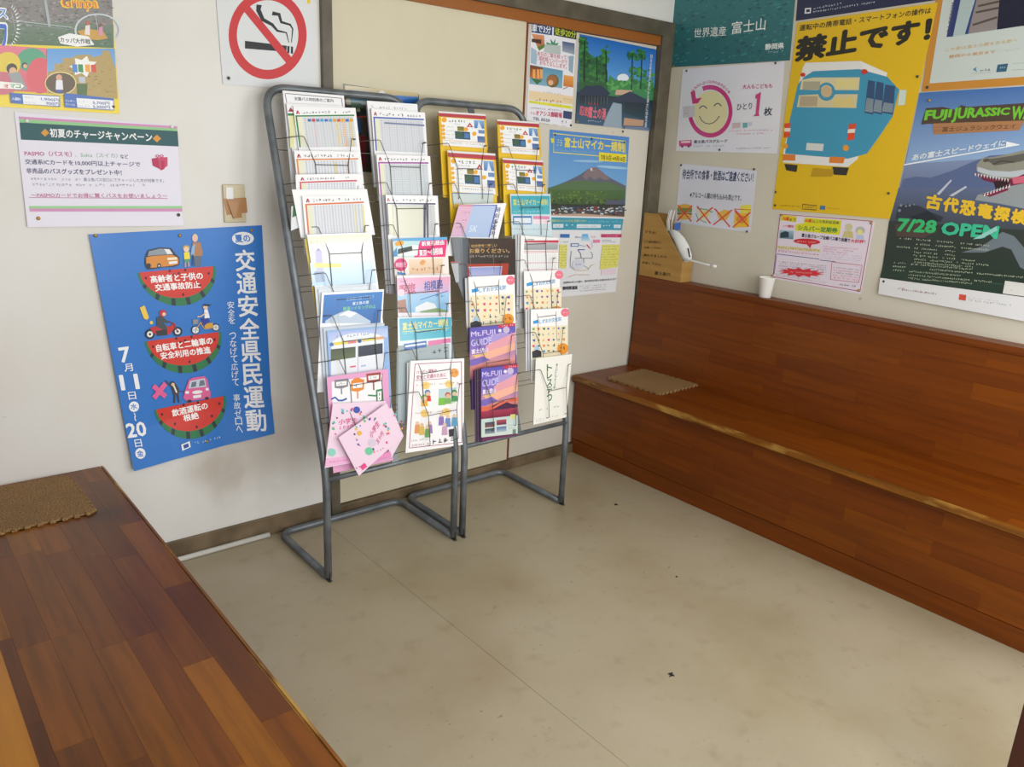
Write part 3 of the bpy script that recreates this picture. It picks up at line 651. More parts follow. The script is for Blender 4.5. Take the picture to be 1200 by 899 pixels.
s.T('春旅', 200, 665, 300, 650, 62, '#c04870', .02); s.T('相模路', 355, 640, 470, 625, 58, '#3c5ca8', .02); s.Ln([(330, 695), (420, 665), (500, 640)], 5, '#4a70b8'); s.S(190, 590, 250, 585, 14, '#a85888'); s.D(212, 650, 22, '#f0c8dc'); s.S(420, 690, 490, 675, 26, '#5c88c8'); s.done()
s = leaflet('leaflet', 'turquoise leaflet with yellow lettering in clear film, sixth pocket down, left rack', (466, 372.3), (529, 370.4), off=.052, m=M_lam, thick=.002, paper='#dcecf2')
def mycar_leaf(s, a):
    s.Q(*a, '#2fa4c4', '#4db6cc')
s.view(430, 370, 5.285); s.Q((200, 18), (522, 8), (522, 130), (205, 158), '#2aa2c6', '#52b8ce'); s.T('富士山マイカー規制', 222, 90, 500, 64, 46, '#f0e678', .012); s.Ln([(218, 100), (510, 76)], 4, '#d8dc70'); s.S(225, 118, 500, 92, 12, '#bfe0e6'); s.Q((228, 175), (368, 155), (368, 195), (230, 218), '#3a6cb4'); s.Q((236, 185), (362, 167), (362, 178), (236, 197), '#dfe8f4'); s.Q((378, 158), (520, 138), (520, 165), (380, 188), '#e07cae'); s.S(236, 240, 370, 225, 14, '#8a98ac'); s.S(400, 240, 505, 222, 30, '#4a5460', dens=1); s.done()
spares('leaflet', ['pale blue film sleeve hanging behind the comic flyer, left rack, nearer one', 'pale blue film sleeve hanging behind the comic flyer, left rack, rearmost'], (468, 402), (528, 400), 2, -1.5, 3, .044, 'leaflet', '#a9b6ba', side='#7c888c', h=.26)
pl_b7 = hit(481, 423, RN, RD+.052)
s = Sheet('flyer', 'white comic-strip flyer with orange suns in four scenes, lowest pocket of the left rack', 'flyer', (BN, BN.dot(pl_b7)), [(481, 423), (544, 420), (543.5, 521), (475.4, 531)], '#f4f3f5', M_paper, None, .003)
s.view(430, 370, 5.285)
for a, b in (((298, 300), (585, 285)), ((585, 285), (588, 785)), ((588, 785), (262, 820)), ((262, 820), (298, 300))): s.Ln([a, b], 4, '#a03c5c')
s.T('ハッピー運転の', 306, 362, 432, 352, 24, '#b03060'); s.T('安全と交通のために', 306, 395, 490, 378, 26, '#b03060'); s.Ln([(300, 402), (500, 388)], 3, '#b03060'); s.D(541, 354, 28, '#e8a458'); s.S(520, 362, 562, 356, 14, '#c06020')
for x, y in ((365, 432), (508, 424), (356, 606), (490, 596)): s.D(x, y, 24, '#f2cf7c'); s.S(x-60, y+4, x+60, y-4, 12, '#b8883c', dens=.8)
s.Q((444, 455), (552, 445), (545, 540), (442, 556), '#b6cfdc', '#c8dcc8'); s.P([(444, 510), (485, 508), (485, 552), (442, 556)], '#7cc04c')
for x, y, sk, bd, hr in ((375, 490, '#e8c09c', '#d8403c', '#4a88c0'), (355, 520, '#e8c8a8', '#e8b040', '#70a850'), (500, 505, '#e0b896', '#7cb060', '#c06848'), (540, 490, '#e8c8a8', '#4a9c60', '#3c8c58')):
    s.D(x, y-14, 18, hr); s.D(x+2, y-6, 14, sk); s.P([(x-16, y+6), (x+18, y+4), (x+22, y+40), (x-20, y+42)], bd)
for x, y, c in ((312, 690, '#e09a5c'), (340, 700, '#d8b860'), (388, 690, '#9c78b0'), (460, 640, '#8c70b8'), (500, 650, '#6c88c0'), (375, 715, '#70a060'), (480, 700, '#c8a0c0'), (540, 645, '#60a0c8')): s.D(x, y-25, 11, '#e8c4a0'); s.P([(x-14, y-14), (x+14, y-16), (x+18, y+38), (x-18, y+40)], c)
s.P([(505, 705), (545, 698), (548, 745), (508, 750)], '#3a3440'); s.S(400, 800, 545, 778, 34, '#3a3040', dens=1); s.S(275, 810, 385, 798, 12, '#a05070'); s.S(270, 780, 380, 768, 10, '#888090')
s.done()
spares('flyer', ['white flyer behind the comic-strip flyer, lowest pocket, left rack, nearer one', 'white flyer behind the comic-strip flyer, lowest pocket, left rack, rearmost'], (481, 424), (541, 421), 2, -2, .5, .052, 'flyer', '#e6e6ea')

# right rack, left column
def yellow(s, vx, vy, vs, x, y, w, h, sk=0):
    """yellow-framed leaflet; x,y top-left of its front in the view, w,h the visible size"""
    s.view(vx, vy, vs); g = lambda a, b: (x+w*a+sk*b, y+18*a*w/265+h*b)
    q = lambda a0, b0, a1, b1, c, c2=None: s.Q(g(a0, b0), g(a1, b0), g(a1, b1), g(a0, b1), c, c2)
    q(0, .0, 1, .05, '#dfe0e2'); q(0, .05, 1, .15, '#b23c48'); q(0, .15, 1, 1, '#e0b62c'); q(.05, .17, .95, .97, '#eceef0')
    s.D(*g(.11, .24), w*.055, '#eaa62c'); s.S(*g(.20, .29), *g(.58, .29), h*.08, '#39424e', dens=1); s.S(*g(.20, .36), *g(.45, .36), h*.05, '#9aa0a8')
    a, b, c = g(.58, .40), g(.72, .40), g(.65, .27); s.P([a, b, c], '#b8283c'); s.P([g(.625, .38), g(.675, .38), g(.65, .33)], '#eceef0')
    q(.74, .19, .95, .42, '#7ea8d8', '#4c78b4'); s.P([g(.80, .42), g(.84, .20), g(.90, .42)], '#d8e0ec')
    q(.38, .40, .52, .53, '#6c6a30', '#98853c'); s.D(*g(.56, .47), w*.045, '#eaa62c')
    q(.32, .54, .64, .76, '#2a3e4c', '#3a5a70'); q(.34, .56, .48, .70, '#3c5c48'); q(.52, .58, .62, .72, '#4a78b4'); s.D(*g(.73, .58), w*.045, '#eaa62c'); q(.82, .46, .95, .56, '#6a8cc0'); q(.79, .64, .95, .82, '#42609c', '#6c84b0')
    for k in range(4): s.D(*g(.08, .42+.11*k), w*.035, '#e8a83c'); s.S(*g(.13, .45+.11*k), *g(.30, .45+.11*k), h*.035, '#8c94a0')
    s.S(*g(.12, .90), *g(.90, .90), h*.045, '#9098a4'); s.Ln([g(.06, .82), g(.95, .82)], 2, '#d9a23c')
for nm, tl, tr, vw in (('yellow-framed leaflet with a red header, top left pocket of the right rack', (513.7, 131), (568.7, 135.5), (65, 190, 262, 195, 12)), ('yellow-framed leaflet with a red header, second pocket down, left column of the right rack', (524.3, 176.7), (580.3, 180), (115, 408, 265, 235, 16)),
                       ('yellow-framed leaflet with a red header, top right pocket of the right rack', (582.5, 140.7), (631, 144.5), (390, 236, 232, 190, 16)), ('yellow-framed leaflet with a red header, second pocket down, right column of the right rack', (588.8, 186), (636, 189), (420, 450, 224, 180, 16))):
    s = leaflet('leaflet', nm, tl, tr, off=.050, thick=.005, paper='#e8c02c', m=M_gloss, side='#c8a83c'); yellow(s, 500, 90, 4.73, *vw)
    if 'second pocket down, left' in nm: s.Q((140, 645), (370, 650), (368, 705), (150, 705), '#c9d4d4'); s.Ln([(140, 645), (370, 650)], 5, '#6a84b0'); s.Ln([(140, 645), (150, 730)], 5, '#6a84b0')
    s.done()
spares('leaflet', ['yellow-edged copy behind the top left yellow leaflet, right rack'], (513.7, 133), (560, 136), 1, -1.2, 3, .045, 'leaflet', '#cfae3a', side='#8c7a3a')
spares('leaflet', ['yellow-edged copy behind the second left yellow leaflet, right rack'], (524.3, 179), (575, 181), 1, -1.2, 3, .045, 'leaflet', '#cfae3a', side='#8c7a3a')
A = hit(538, 240, RN, RD+.056)
s = Sheet('timetable', 'pink and pale blue timetable leaning aslant in the right rack', 'timetable', (BN, BN.dot(A)), [(538, 240), (593.3, 238), (579, 300), (522, 300)], '#f0f0f4', M_paper, None, .002)
s.view(500, 90, 4.73); s.Q((178, 715), (255, 715), (205, 885), (133, 885), '#dfb4cc', '#d4b0cc'); s.Q((255, 715), (385, 713), (345, 890), (205, 888), '#b4c6e6', '#aabfe2'); s.Ln([(178, 714), (390, 712)], 5, '#5a62b4'); s.Ln([(388, 712), (345, 890)], 7, '#4a62b8'); s.Ln([(178, 714), (255, 714)], 5, '#d0487c')
for k in range(3): s.S(190-k*15, 760+k*40, 240-k*15, 760+k*40, 14, '#b07898')
s.T('5K', 232, 860, 275, 860, 36, '#d8e2f2'); s.VT('時刻表案内', 400, 722, 360, 885, 26, '#3f4a86'); s.done()
# dark sheet sagging at the left of the brown brochure
A = hit(529, 278, RN, RD+.048)
s = Sheet('leaflet', 'dark grey leaflet sagging and curled at the left of the brown brochure, right rack', 'leaflet', (BN, BN.dot(A)), [(529, 278), (551, 279), (549, 374), (535, 332)], '#5e646c', M_gloss, None, .0012, warp=lambda a, b: .010*math.sin(a*3.14), grid=(6, 6)); s.view(520, 260, 6.42); s.Q((50, 300), (105, 300), (105, 308), (52, 308), '#b03848'); s.Q((55, 312), (100, 312), (104, 450), (85, 460), '#a4a8ae'); s.done()
s = leaflet('brochure', 'dark brown brochure with gold and white lettering over red, right rack', (549.5, 279.5), (604, 280), off=.052, thick=.004, paper='#2e221e', m=M_gloss, side='#15110f')
s.view(520, 260, 6.42); s.Q((190, 132), (538, 132), (500, 300), (180, 310), '#3a2a22', '#2c2019'); s.T('地球環境に優しい', 205, 198, 400, 190, 26, '#c09a5c'); s.T('お乗りください。', 193, 236, 495, 234, 34, '#cfa868'); s.S(190, 268, 490, 270, 20, '#a8a09a', dens=1); s.Q((135, 320), (490, 312), (480, 420), (140, 420), '#a83420'); s.Q((190, 342), (440, 336), (430, 420), (195, 420), '#8c98d0', '#b6bce0'); s.Ln([(188, 342), (440, 336)], 4, '#e0e4ee'); s.done()
def expo(s, vx, vy, vs, x, y, w, sc=1.):
    """white brochure with a blue title over rows of tiny drawings"""
    s.view(vx, vy, vs); k = w/340*sc
    s.T('しずおか文化財', x+w*.23, y+118*k, x+w*.82, y+92*k, 34*k, '#3a94d0', .015); s.P([(x+w*.06, y+95*k), (x+w*.2, y+80*k), (x+w*.22, y+108*k), (x+w*.07, y+118*k)], '#2a9cdc'); s.D(x+w*.92, y+25*k, 34*k, '#e8788c'); s.S(x+w*.86, y+32*k, x+w*.98, y+30*k, 14*k, '#fbe4ea')
    s.Q((x+w*.02, y+140*k), (x+w*.98, y+128*k), (x+w*.98, y+380*k), (x+w*.02, y+400*k), '#f0e4c2')
    rnd = random.Random(int(x+y)); cs = ['#e0603c', '#3a5cb0', '#e8b040', '#5ca860', '#d84878', '#7a5cb0', '#e8883c', '#4a90c8', '#2e6c58']
    for r in range(5):
        for c in range(7):
            X, Y = x+w*(.07+.135*c+rnd.uniform(-.01, .01)), y+(160-10*c/7+46*r)*k; z = 11*k; kind = rnd.randint(0, 2); cc = rnd.choice(cs)
            if 2 < r and c in (3, 4): s.S(X-14*k, Y+14*k, X+14*k, Y+14*k, 30*k, '#2e3238', n=1, dens=1); continue
            if kind == 0: s.D(X, Y, z*.8, cc, n=8)
            elif kind == 1: s.P([(X-z, Y-z*.6), (X+z, Y-z), (X+z*.8, Y+z), (X-z*.4, Y+z*.7)], cc)
            else: s.S(X-z, Y+z, X+z, Y+z, 2*z, cc, n=1, dens=1)
    s.P([(x+w*.03, y+345*k), (x+w*.15, y+325*k), (x+w*.28, y+340*k), (x+w*.28, y+385*k), (x+w*.04, y+395*k)], '#34383e'); s.P([(x+w*.07, y+330*k), (x+w*.15, y+290*k), (x+w*.24, y+325*k)], '#a8d0ec')
    s.D(x+w*.86, y+318*k, 44*k, '#e8962c'); s.S(x+w*.77, y+332*k, x+w*.95, y+326*k, 28*k, '#4a2c10', dens=1)
s = leaflet('brochure', 'white brochure with rows of tiny colourful drawings, left column of the right rack', (548.8, 324.6), (603, 322), off=.052, thick=.004, paper='#f4f4f4', side='#c4c4c8'); expo(s, 520, 260, 6.42, 188, 415, 342); s.done()
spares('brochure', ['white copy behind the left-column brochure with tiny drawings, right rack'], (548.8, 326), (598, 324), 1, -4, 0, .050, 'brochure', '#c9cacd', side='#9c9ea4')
def guide(s, vx, vy, vs, x, y, w, low=False):
    s.view(vx, vy, vs); t = -w*.11; Yt = lambda a: y+t*a
    q = lambda a0, b0, a1, b1, c, c2=None: s.Q((x+w*a0, Yt(a0)+b0), (x+w*a1, Yt(a1)+b0), (x+w*a1, Yt(a1)+b1), (x+w*a0, Yt(a0)+b1), c, c2)
    q(0, 2, 1, 150, '#5654b4', '#8a70c0'); q(0, 150, 1, 240, '#8a70c0', '#e09a98'); q(0, 240, 1, 340, '#d88880', '#6a3058')
    P_ = lambda l, c: s.P([(x+w*a, Yt(a)+b) for a, b in l], c)
    P_([(.35, 130), (.6, 85), (1, 60), (1, 150), (.7, 165), (.4, 190)], '#e4a0ac'); P_([(.1, 190), (.5, 160), (1, 130), (1, 175), (.6, 205), (.15, 235)], '#f0b49c'); P_([(0, 210), (.3, 195), (.45, 225), (.1, 250), (0, 250)], '#7c68b8'); P_([(.3, 75), (.7, 50), (.9, 70), (.5, 110)], '#a898d8')
    q(.62, 0, 1, 20, '#c83454'); s.S(x+w*.70, Yt(.7)+16, x+w*.97, Yt(.97)+16, 12, '#f6d8e0')
    s.T('Mt.FUJI', x+w*.03, Yt(.03)+68, x+w*.56, Yt(.56)+68, 42, '#d8c4ec', .02); s.T('GUIDE', x+w*.03, Yt(.03)+122, x+w*.48, Yt(.48)+118, 42, '#c9c4ee', .02); s.T('富士登山', x+w*.04, Yt(.04)+172, x+w*.40, Yt(.4)+168, 30, '#f2ecf4', .02); s.Q((x+w*.05, y+180), (x+w*.38, y+164), (x+w*.38, y+172), (x+w*.05, y+188), '#e0c860')
    s.D(x+w*.66, Yt(.66)+38, 11, '#f0e8f0'); s.D(x+w*.80, Yt(.8)+38, 22, '#c8b8d8'); s.S(x+w*.6, Yt(.6)+70, x+w*.97, Yt(.97)+66, 10, '#d0a8d0')
    if low:
        P_([(.25, 262), (.5, 235), (.62, 230), (.85, 258), (1, 262), (1, 282), (.2, 290)], '#4a2848'); q(0, 285, 1, 335, '#a83c54', '#7c2440'); P_([(0, 255), (.35, 262), (.5, 240), (1, 215), (1, 240), (.7, 240), (.3, 280), (0, 285)], '#e06a50')
        q(0, 335, 1, 455, '#c2d6d4', '#cfdad0')
        for i, (a, b, c, c2) in enumerate([(.10, 360, '#3a4c5c', '#8a5a58'), (.42, 352, '#b0545c', '#5c3048'), (.10, 402, '#2c343c', '#8898a8'), (.42, 398, '#4a6c9c', '#a8b8c8')]): q(a, b, a+.27, b+34, c, c2)
        q(.80, 325, .95, 355, '#d8dc8c'); s.S(x+w*.75, Yt(.75)+400, x+w*.95, Yt(.95)+400, 10, '#7c9088'); s.S(x+w*.75, Yt(.75)+420, x+w*.95, Yt(.95)+420, 10, '#7c9088'); q(.86, 425, .95, 455, '#6c8c84')
s = leaflet('booklet', 'purple and pink sunset guide booklet, sixth pocket down, right rack', (550.5, 384), (604, 379), 'booklet', off=.054, thick=.010, paper='#5c3c80', m=M_gloss, side='#5c4a6c'); guide(s, 530, 370, 5.62, 115, 82, 300); s.done()
s = leaflet('booklet', 'purple and pink sunset guide booklet with photos at its foot, lowest pocket, right rack', (564, 431), (606.5, 426), 'booklet', off=.056, thick=.004, paper='#6a3058', m=M_gloss, side='#5c4a6c', bl=(564.7, 512), h=.275); guide(s, 530, 370, 5.62, 190, 347, 240, True); s.done()
spares('booklet', ['dark-edged copy of the guide booklet in the lowest pocket, right behind the front one', 'dark-edged copy of the guide booklet in the lowest pocket, third from the front', 'dark-edged copy of the guide booklet in the lowest pocket, rearmost'], (564, 432), (604, 427), 3, -2.6, .6, .055, 'booklet', '#55405c', side='#2c2434', h=.27, bl=(564.7, 512))
# right rack, right column
s = leaflet('leaflet', 'turquoise leaflet with yellow lettering, third pocket down, right rack', (597.7, 227.4), (645, 227.4), off=.050, thick=.003, paper='#c9dce4')
s.view(500, 90, 4.73); s.Q((468, 660), (683, 660), (683, 762), (470, 762), '#3aa4b8', '#4eb0be'); s.T('富士山マイカー規制', 480, 712, 672, 712, 34, '#dcd860'); s.S(510, 735, 665, 735, 14, '#2c5c70', dens=.7); s.S(480, 752, 640, 752, 9, '#bfe0e6'); s.Q((478, 772), (582, 772), (582, 818), (478, 818), '#3f74b4'); s.Q((484, 782), (578, 782), (578, 812), (484, 812), '#dde6f0'); s.Q((590, 772), (680, 774), (680, 790), (590, 788), '#dc88ac'); s.Q((590, 790), (680, 792), (680, 816), (590, 814), '#f0dfe8'); s.S(470, 850, 680, 852, 12, '#98a4b0'); s.done()
s = leaflet('timetable', 'white timetable ruled with red lines and a grey block, fourth pocket down, right rack', (610.3, 276), (654.7, 279), off=.050, thick=.003, paper='#efefef', side='#b4b4b8')
s.view(520, 260, 6.42); s.T('富士宮駅時刻表', 608, 140, 680, 140, 12, '#4a4a50'); s.Q((608, 142), (865, 138), (862, 158), (606, 156), '#c0405c'); s.Q((606, 160), (862, 160), (858, 210), (604, 212), '#b0b2b6', '#9a9ca2')
for y in (222, 232): s.Ln([(604, y), (858, y-4)], 4, '#cf8890')
for y in (310, 360): s.Ln([(604, y), (858, y-4)], 4, '#cf8890')
for x in range(620, 858, 14): s.Ln([(x, 240), (x, 358)], 2, '#c9ccd2')
s.done()
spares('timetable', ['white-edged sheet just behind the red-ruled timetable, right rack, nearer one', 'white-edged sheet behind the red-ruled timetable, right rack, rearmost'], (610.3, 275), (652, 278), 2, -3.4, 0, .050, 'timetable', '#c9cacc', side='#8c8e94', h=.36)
s = leaflet('brochure', 'white brochure with rows of tiny drawings and a pink disc, fifth pocket down, right rack', (614, 318), (656, 317), off=.051, thick=.003, paper='#f4f4f4', side='#b8b8bc'); expo(s, 520, 260, 6.42, 605, 375, 285, 1.12); s.done()
s = leaflet('brochure', 'white brochure of tiny drawings with an orange disc, sixth pocket down, right rack', (622, 363), (665.6, 361), off=.052, thick=.003, paper='#f4f4f4', side='#b8b8bc'); expo(s, 520, 260, 6.42, 655, 660, 280, 1.12); s.done()
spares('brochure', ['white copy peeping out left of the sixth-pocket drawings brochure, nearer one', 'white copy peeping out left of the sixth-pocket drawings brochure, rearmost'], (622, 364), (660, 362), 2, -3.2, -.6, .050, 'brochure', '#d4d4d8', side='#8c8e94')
A = hit(628, 420, RN, RD+.052)
s = Sheet('leaflet', 'plain off-white leaflet with green brush lettering, lowest right pocket of the right rack', 'leaflet', (BN, BN.dot(A)), [(628, 420), (670.6, 415), (663.5, 489), (625, 498)], '#eeede4', M_paper, None, .004, side='#c9c8c0')
s.view(530, 370, 5.62); s.VT('トレステつ', 640, 318, 640, 565, 34, '#2e7048', .02); s.VT('富士山トレッキング駅', 690, 315, 672, 480, 13, '#54606a'); s.S(568, 628, 705, 600, 12, '#5c6870', dens=.7); s.S(550, 690, 700, 662, 9, '#8c949c', dens=.8); s.S(550, 702, 680, 680, 8, '#8c949c', dens=.7); s.done()

# ================================================================ POSTERS ON THE RACK WALL
def melon(s, x1, y1, x2, y2, dep):
    """slice of watermelon hanging from the line (x1,y1)-(x2,y2)"""
    c = Vector(((x1+x2)/2, (y1+y2)/2)); e = Vector((x2-x1, y2-y1))/2; u = -s.updir()
    f = lambda a, k, kx=1: (c.x+e.x*kx*math.cos(a)+u.x*dep*k*math.sin(a), c.y+e.y*kx*math.cos(a)+u.y*dep*k*math.sin(a))
    A = [PI*i/24 for i in range(25)]
    s.P([f(a, 1) for a in A], '#2c7a4c')
    for a in (.45, .95, 1.4, 1.8, 2.25, 2.7): s.P([f(a-.05, 1), f(a+.05, 1), f(a+.06, .8, .9), f(a-.06, .8, .9)], '#27333c')
    s.P([f(a, .78, .93) for a in A], '#d5362c')
    rnd = random.Random(int(x1+y1))
    for a, k in ((.35, .55), (.9, .62), (1.5, .7), (2.2, .62), (2.8, .5), (.2, .2), (1.2, .12), (2.0, .16), (2.95, .15)): x, y = f(a, k, k*1.15 if k < .3 else .85); s.D(x, y, 4.2, '#4a1c20', 5.2, n=8)
bw = lambda a, b: .016*max(0, .30-a)/.30*(.3+b)+.010*max(0, b-.82)/.18*(.5+abs(math.sin(a*5)))+.0012*math.sin(b*7)*(1-a)
s = Sheet('poster', 'large blue traffic safety poster with three watermelon slices, left of the racks', 'poster', WA(.002), [(103.6, 274.7), (307, 264), (320, 506.7), (154.5, 549.4)], '#2d78cc', M_gloss, warp=bw, grid=(30, 40), thick=.0004)
s.view(90, 255, 2.948)
melon(s, 207, 190, 478, 167, 128); melon(s, 232, 428, 498, 394, 128); melon(s, 265, 664, 513, 615, 122)
for t, a in (('高齢者と子供の', (256, 226, 436, 212, 25)), ('交通事故防止', (272, 254, 427, 242, 24)), ('自転車と二輪車の', (276, 464, 470, 436, 25)), ('安全利用の推進', (292, 490, 463, 468, 24)), ('飲酒運転の', (331, 688, 453, 660, 24)), ('根絶', (370, 704, 421, 693, 22))): s.T(t, *a, '#ffffff', .025)
s.D(573, 72, 38, '#f2f4f8', 23); s.T('夏の', 548, 86, 600, 84, 26, '#2d78cc', .03)
s.VT('交通安全県民運動', 578, 108, 618, 738, 66, '#f4f6fa', .02); s.VT('安全を　つなげて広げて　事故ゼロへ', 530, 288, 559, 742, 23, '#e8f0fa', .008)
s.T('7', 150, 498, 184, 494, 50, '#f4f6fa', .03); s.T('月', 163, 530, 192, 527, 26, '#f4f6fa', .01); s.T('11', 152, 592, 213, 588, 50, '#f4f6fa', .03); s.T('日', 177, 626, 203, 624, 26, '#f4f6fa', .01); s.D(194, 650, 18, '#f4f6fa'); s.T('水', 184, 660, 206, 659, 20, '#2d78cc', .02); s.VT('～', 194, 670, 200, 700, 16, '#f4f6fa', .02); s.T('20', 172, 755, 238, 748, 47, '#f4f6fa', .03); s.T('日', 197, 787, 221, 785, 25, '#f4f6fa', .01); s.D(213, 808, 18, '#f4f6fa'); s.T('金', 203, 819, 225, 817, 20, '#2d78cc', .02)
# orange car, child and old man
s.P([(235, 135), (245, 112), (285, 103), (325, 105), (340, 125), (354, 138), (354, 162), (335, 170), (290, 172), (262, 178), (240, 176), (233, 160)], '#2a2c34'); s.P([(238, 137), (262, 132), (330, 128), (350, 140), (350, 160), (330, 166), (260, 173), (240, 170)], '#d98a2c'); s.P([(248, 116), (285, 107), (320, 109), (332, 126), (262, 130), (244, 133)], '#8c96a0'); s.P([(300, 108), (318, 109), (330, 125), (312, 126)], '#e8ecf0'); s.Q((312, 138), (345, 136), (345, 145), (312, 147), '#f4e6c8'); s.Q((316, 152), (346, 149), (346, 158), (318, 161), '#eef0f0'); s.D(246, 168, 8, '#23262c', 11); s.D(283, 166, 7, '#23262c', 9); s.D(283, 166, 3, '#e8e8e8')
s.D(377, 104, 12, '#c8a850', 9); s.D(377, 110, 9, '#f0d0b4'); s.P([(368, 120), (388, 118), (390, 142), (370, 144)], '#f0de3c'); s.P([(368, 144), (390, 142), (386, 154), (372, 155)], '#4c9c6c'); s.Ln([(374, 154), (374, 170)], 5, '#c8a890'); s.Ln([(385, 153), (386, 169)], 5, '#c8a890')
s.D(407, 70, 10, '#e6bfa4', 14); s.P([(398, 86), (425, 84), (434, 120), (430, 135), (398, 132)], '#b07c50'); s.P([(396, 100), (408, 90), (404, 130), (392, 128)], '#8cb4dc'); s.P([(402, 132), (430, 132), (428, 168), (405, 168)], '#5c6c80'); s.Ln([(400, 125), (398, 166)], 3, '#3a4450')
# exclamation mark, motorcyclist and cyclist
s.P([(215, 310), (232, 302), (248, 345), (240, 352), (230, 348)], '#f0cc50'); s.D(256, 362, 6, '#f0cc50')
for x, y, r in ((251, 402, 17), (347, 393, 16)): s.D(x, y, r, '#23262c'); s.D(x, y, r*.62, '#e8eaec'); s.D(x, y, r*.25, '#3a4048')
s.P([(250, 380), (285, 372), (320, 375), (335, 362), (342, 372), (322, 402), (290, 408), (262, 398)], '#c03038'); s.P([(270, 392), (310, 384), (312, 405), (278, 408)], '#2e3238'); s.P([(274, 345), (292, 338), (306, 352), (318, 358), (312, 364), (300, 362), (312, 382), (300, 388), (276, 378)], '#404a52'); s.D(296, 330, 12, '#c8282c'); s.D(300, 333, 6, '#f0d0b4'); s.Ln([(318, 358), (332, 366), (346, 392)], 4, '#7c2830')
for x, y, r in ((409, 388, 15), (479, 379, 13)): s.D(x, y, r, '#2a2e34'); s.D(x, y, r*.78, '#dfe6ec'); s.Ln([(x-r*.7, y), (x+r*.7, y)], 1.5, '#6a7480'); s.Ln([(x, y-r*.7), (x, y+r*.7)], 1.5, '#6a7480')
s.Ln([(409, 388), (425, 362), (455, 368), (479, 379), (440, 384), (425, 362)], 3, '#d8a43c'); s.Q((438, 366), (468, 362), (470, 378), (442, 382), '#d8a43c'); s.P([(428, 348), (450, 345), (458, 358), (440, 372), (432, 368)], '#2c3a9c'); s.P([(438, 318), (450, 316), (458, 345), (440, 348)], '#f0f2f4'); s.Ln([(445, 328), (428, 340), (415, 342)], 4, '#e8c4a4'); s.D(443, 308, 8, '#e8c4a4', 9); s.P([(434, 304), (440, 298), (466, 300), (452, 306)], '#23262c'); s.Q((398, 352), (418, 350), (418, 366), (400, 368), '#8c9098')
# pink cross, drunk figure and pink car
s.Ln([(262, 580), (306, 618)], 17, '#e8629c'); s.Ln([(306, 572), (264, 622)], 17, '#e8629c')
s.P([(322, 575), (338, 570), (352, 590), (350, 612), (334, 612)], '#4a3c3c'); s.D(330, 574, 9, '#3a3230'); s.D(331, 576, 6, '#e8c4a4'); s.Ln([(320, 580), (306, 562)], 4, '#4a3c3c'); s.Ln([(338, 610), (336, 640)], 5, '#4a3c3c'); s.Ln([(348, 608), (352, 638)], 5, '#4a3c3c'); s.Ln([(334, 580), (344, 604)], 5, '#f0f0f0'); s.Ln([(350, 600), (368, 600)], 3, '#4a3c3c')
s.P([(372, 598), (385, 560), (400, 552), (440, 547), (450, 560), (456, 592), (461, 602), (460, 622), (380, 634), (366, 622)], '#e0649c'); s.P([(384, 590), (390, 564), (440, 554), (446, 583)], '#c8d4e4'); s.P([(392, 586), (396, 568), (412, 565), (410, 583)], '#6c7888'); s.P([(420, 582), (424, 562), (438, 560), (442, 578)], '#6c7888'); s.D(380, 603, 7, '#f0f2f4', 5); s.D(449, 592, 6, '#f0f2f4', 5); s.D(415, 602, 18, '#f0f2f4', 6, -.1); s.Q((400, 614), (428, 610), (428, 620), (402, 624), '#f0f2f4'); s.D(388, 633, 8, '#2a2c34', 5); s.D(448, 623, 7, '#2a2c34', 5)
s.P([(355, 780), (385, 768), (388, 788), (358, 801)], '#eef2f8'); s.P([(362, 782), (380, 775), (382, 787), (365, 794)], '#2d4f9c'); s.S(394, 782, 496, 759, 8, '#dfe8f4')
s.done(); s.pins([(63, 62, 'b'), (355, 62, 'b'), (603, 44, 'b'), (447, 771, 'b')])

s = Sheet('notice', 'white notice with a dark teal title bar and a pink gift, above the blue poster', 'notice', WA(.003), [(17, 131), (207, 147.5), (214.5, 264.5), (32, 266)], '#e6e4f2', M_paper, warp=lambda a, b: .004*b*b, grid=(14, 10))
s.view(0, 120, 5.4545)
s.Q((118, 90), (1133, 153), (1134, 168), (120, 106), '#d291bd'); s.Q((120, 106), (1134, 168), (1135, 185), (125, 128), '#93cc90'); s.Q((124, 128), (1135, 184), (1141, 282), (134, 238), '#2b5a60')
for x, y in ((288, 194), (1003, 231)): s.P([(x-27, y), (x, y-25), (x+27, y), (x, y+25)], '#d99a3c')
s.T('初夏のチャージキャンペーン', 322, 222, 974, 252, 56, '#f4f4f6', .02)
s.T('PASMO（パスモ）', 158, 342, 460, 348, 34, '#c03a78', .012); s.T('、Suica（スイカ）', 480, 350, 752, 356, 32, '#7fb08c', .004); s.T('など', 770, 358, 820, 360, 26, '#3a3c60', .012)
s.T('交通系ICカードを10,000円以上チャージで', 162, 396, 897, 414, 34, '#3a3c68', .01); s.T('非売品のバスグッズをプレゼント中！', 170, 453, 778, 466, 34, '#3a3c68', .014)
s.S(192, 498, 520, 503, 20, '#9a9cb4', dens=.9); s.T('富士急バス窓口にてチャージした方が対象です。', 535, 503, 1048, 512, 22, '#5a5c80', .004); s.S(205, 534, 930, 541, 20, '#9496ae'); s.T('～PASMOカードでお得に賢くバスをお使いましょう～', 200, 606, 1070, 612, 28, '#b84480', .006)
s.Ln([(185, 608), (1070, 614)], 3, '#b84480'); s.Q((184, 662), (1162, 662), (1162, 678), (185, 678), '#9ad09a'); s.Q((186, 678), (1162, 678), (1163, 697), (190, 697), '#d291bd')
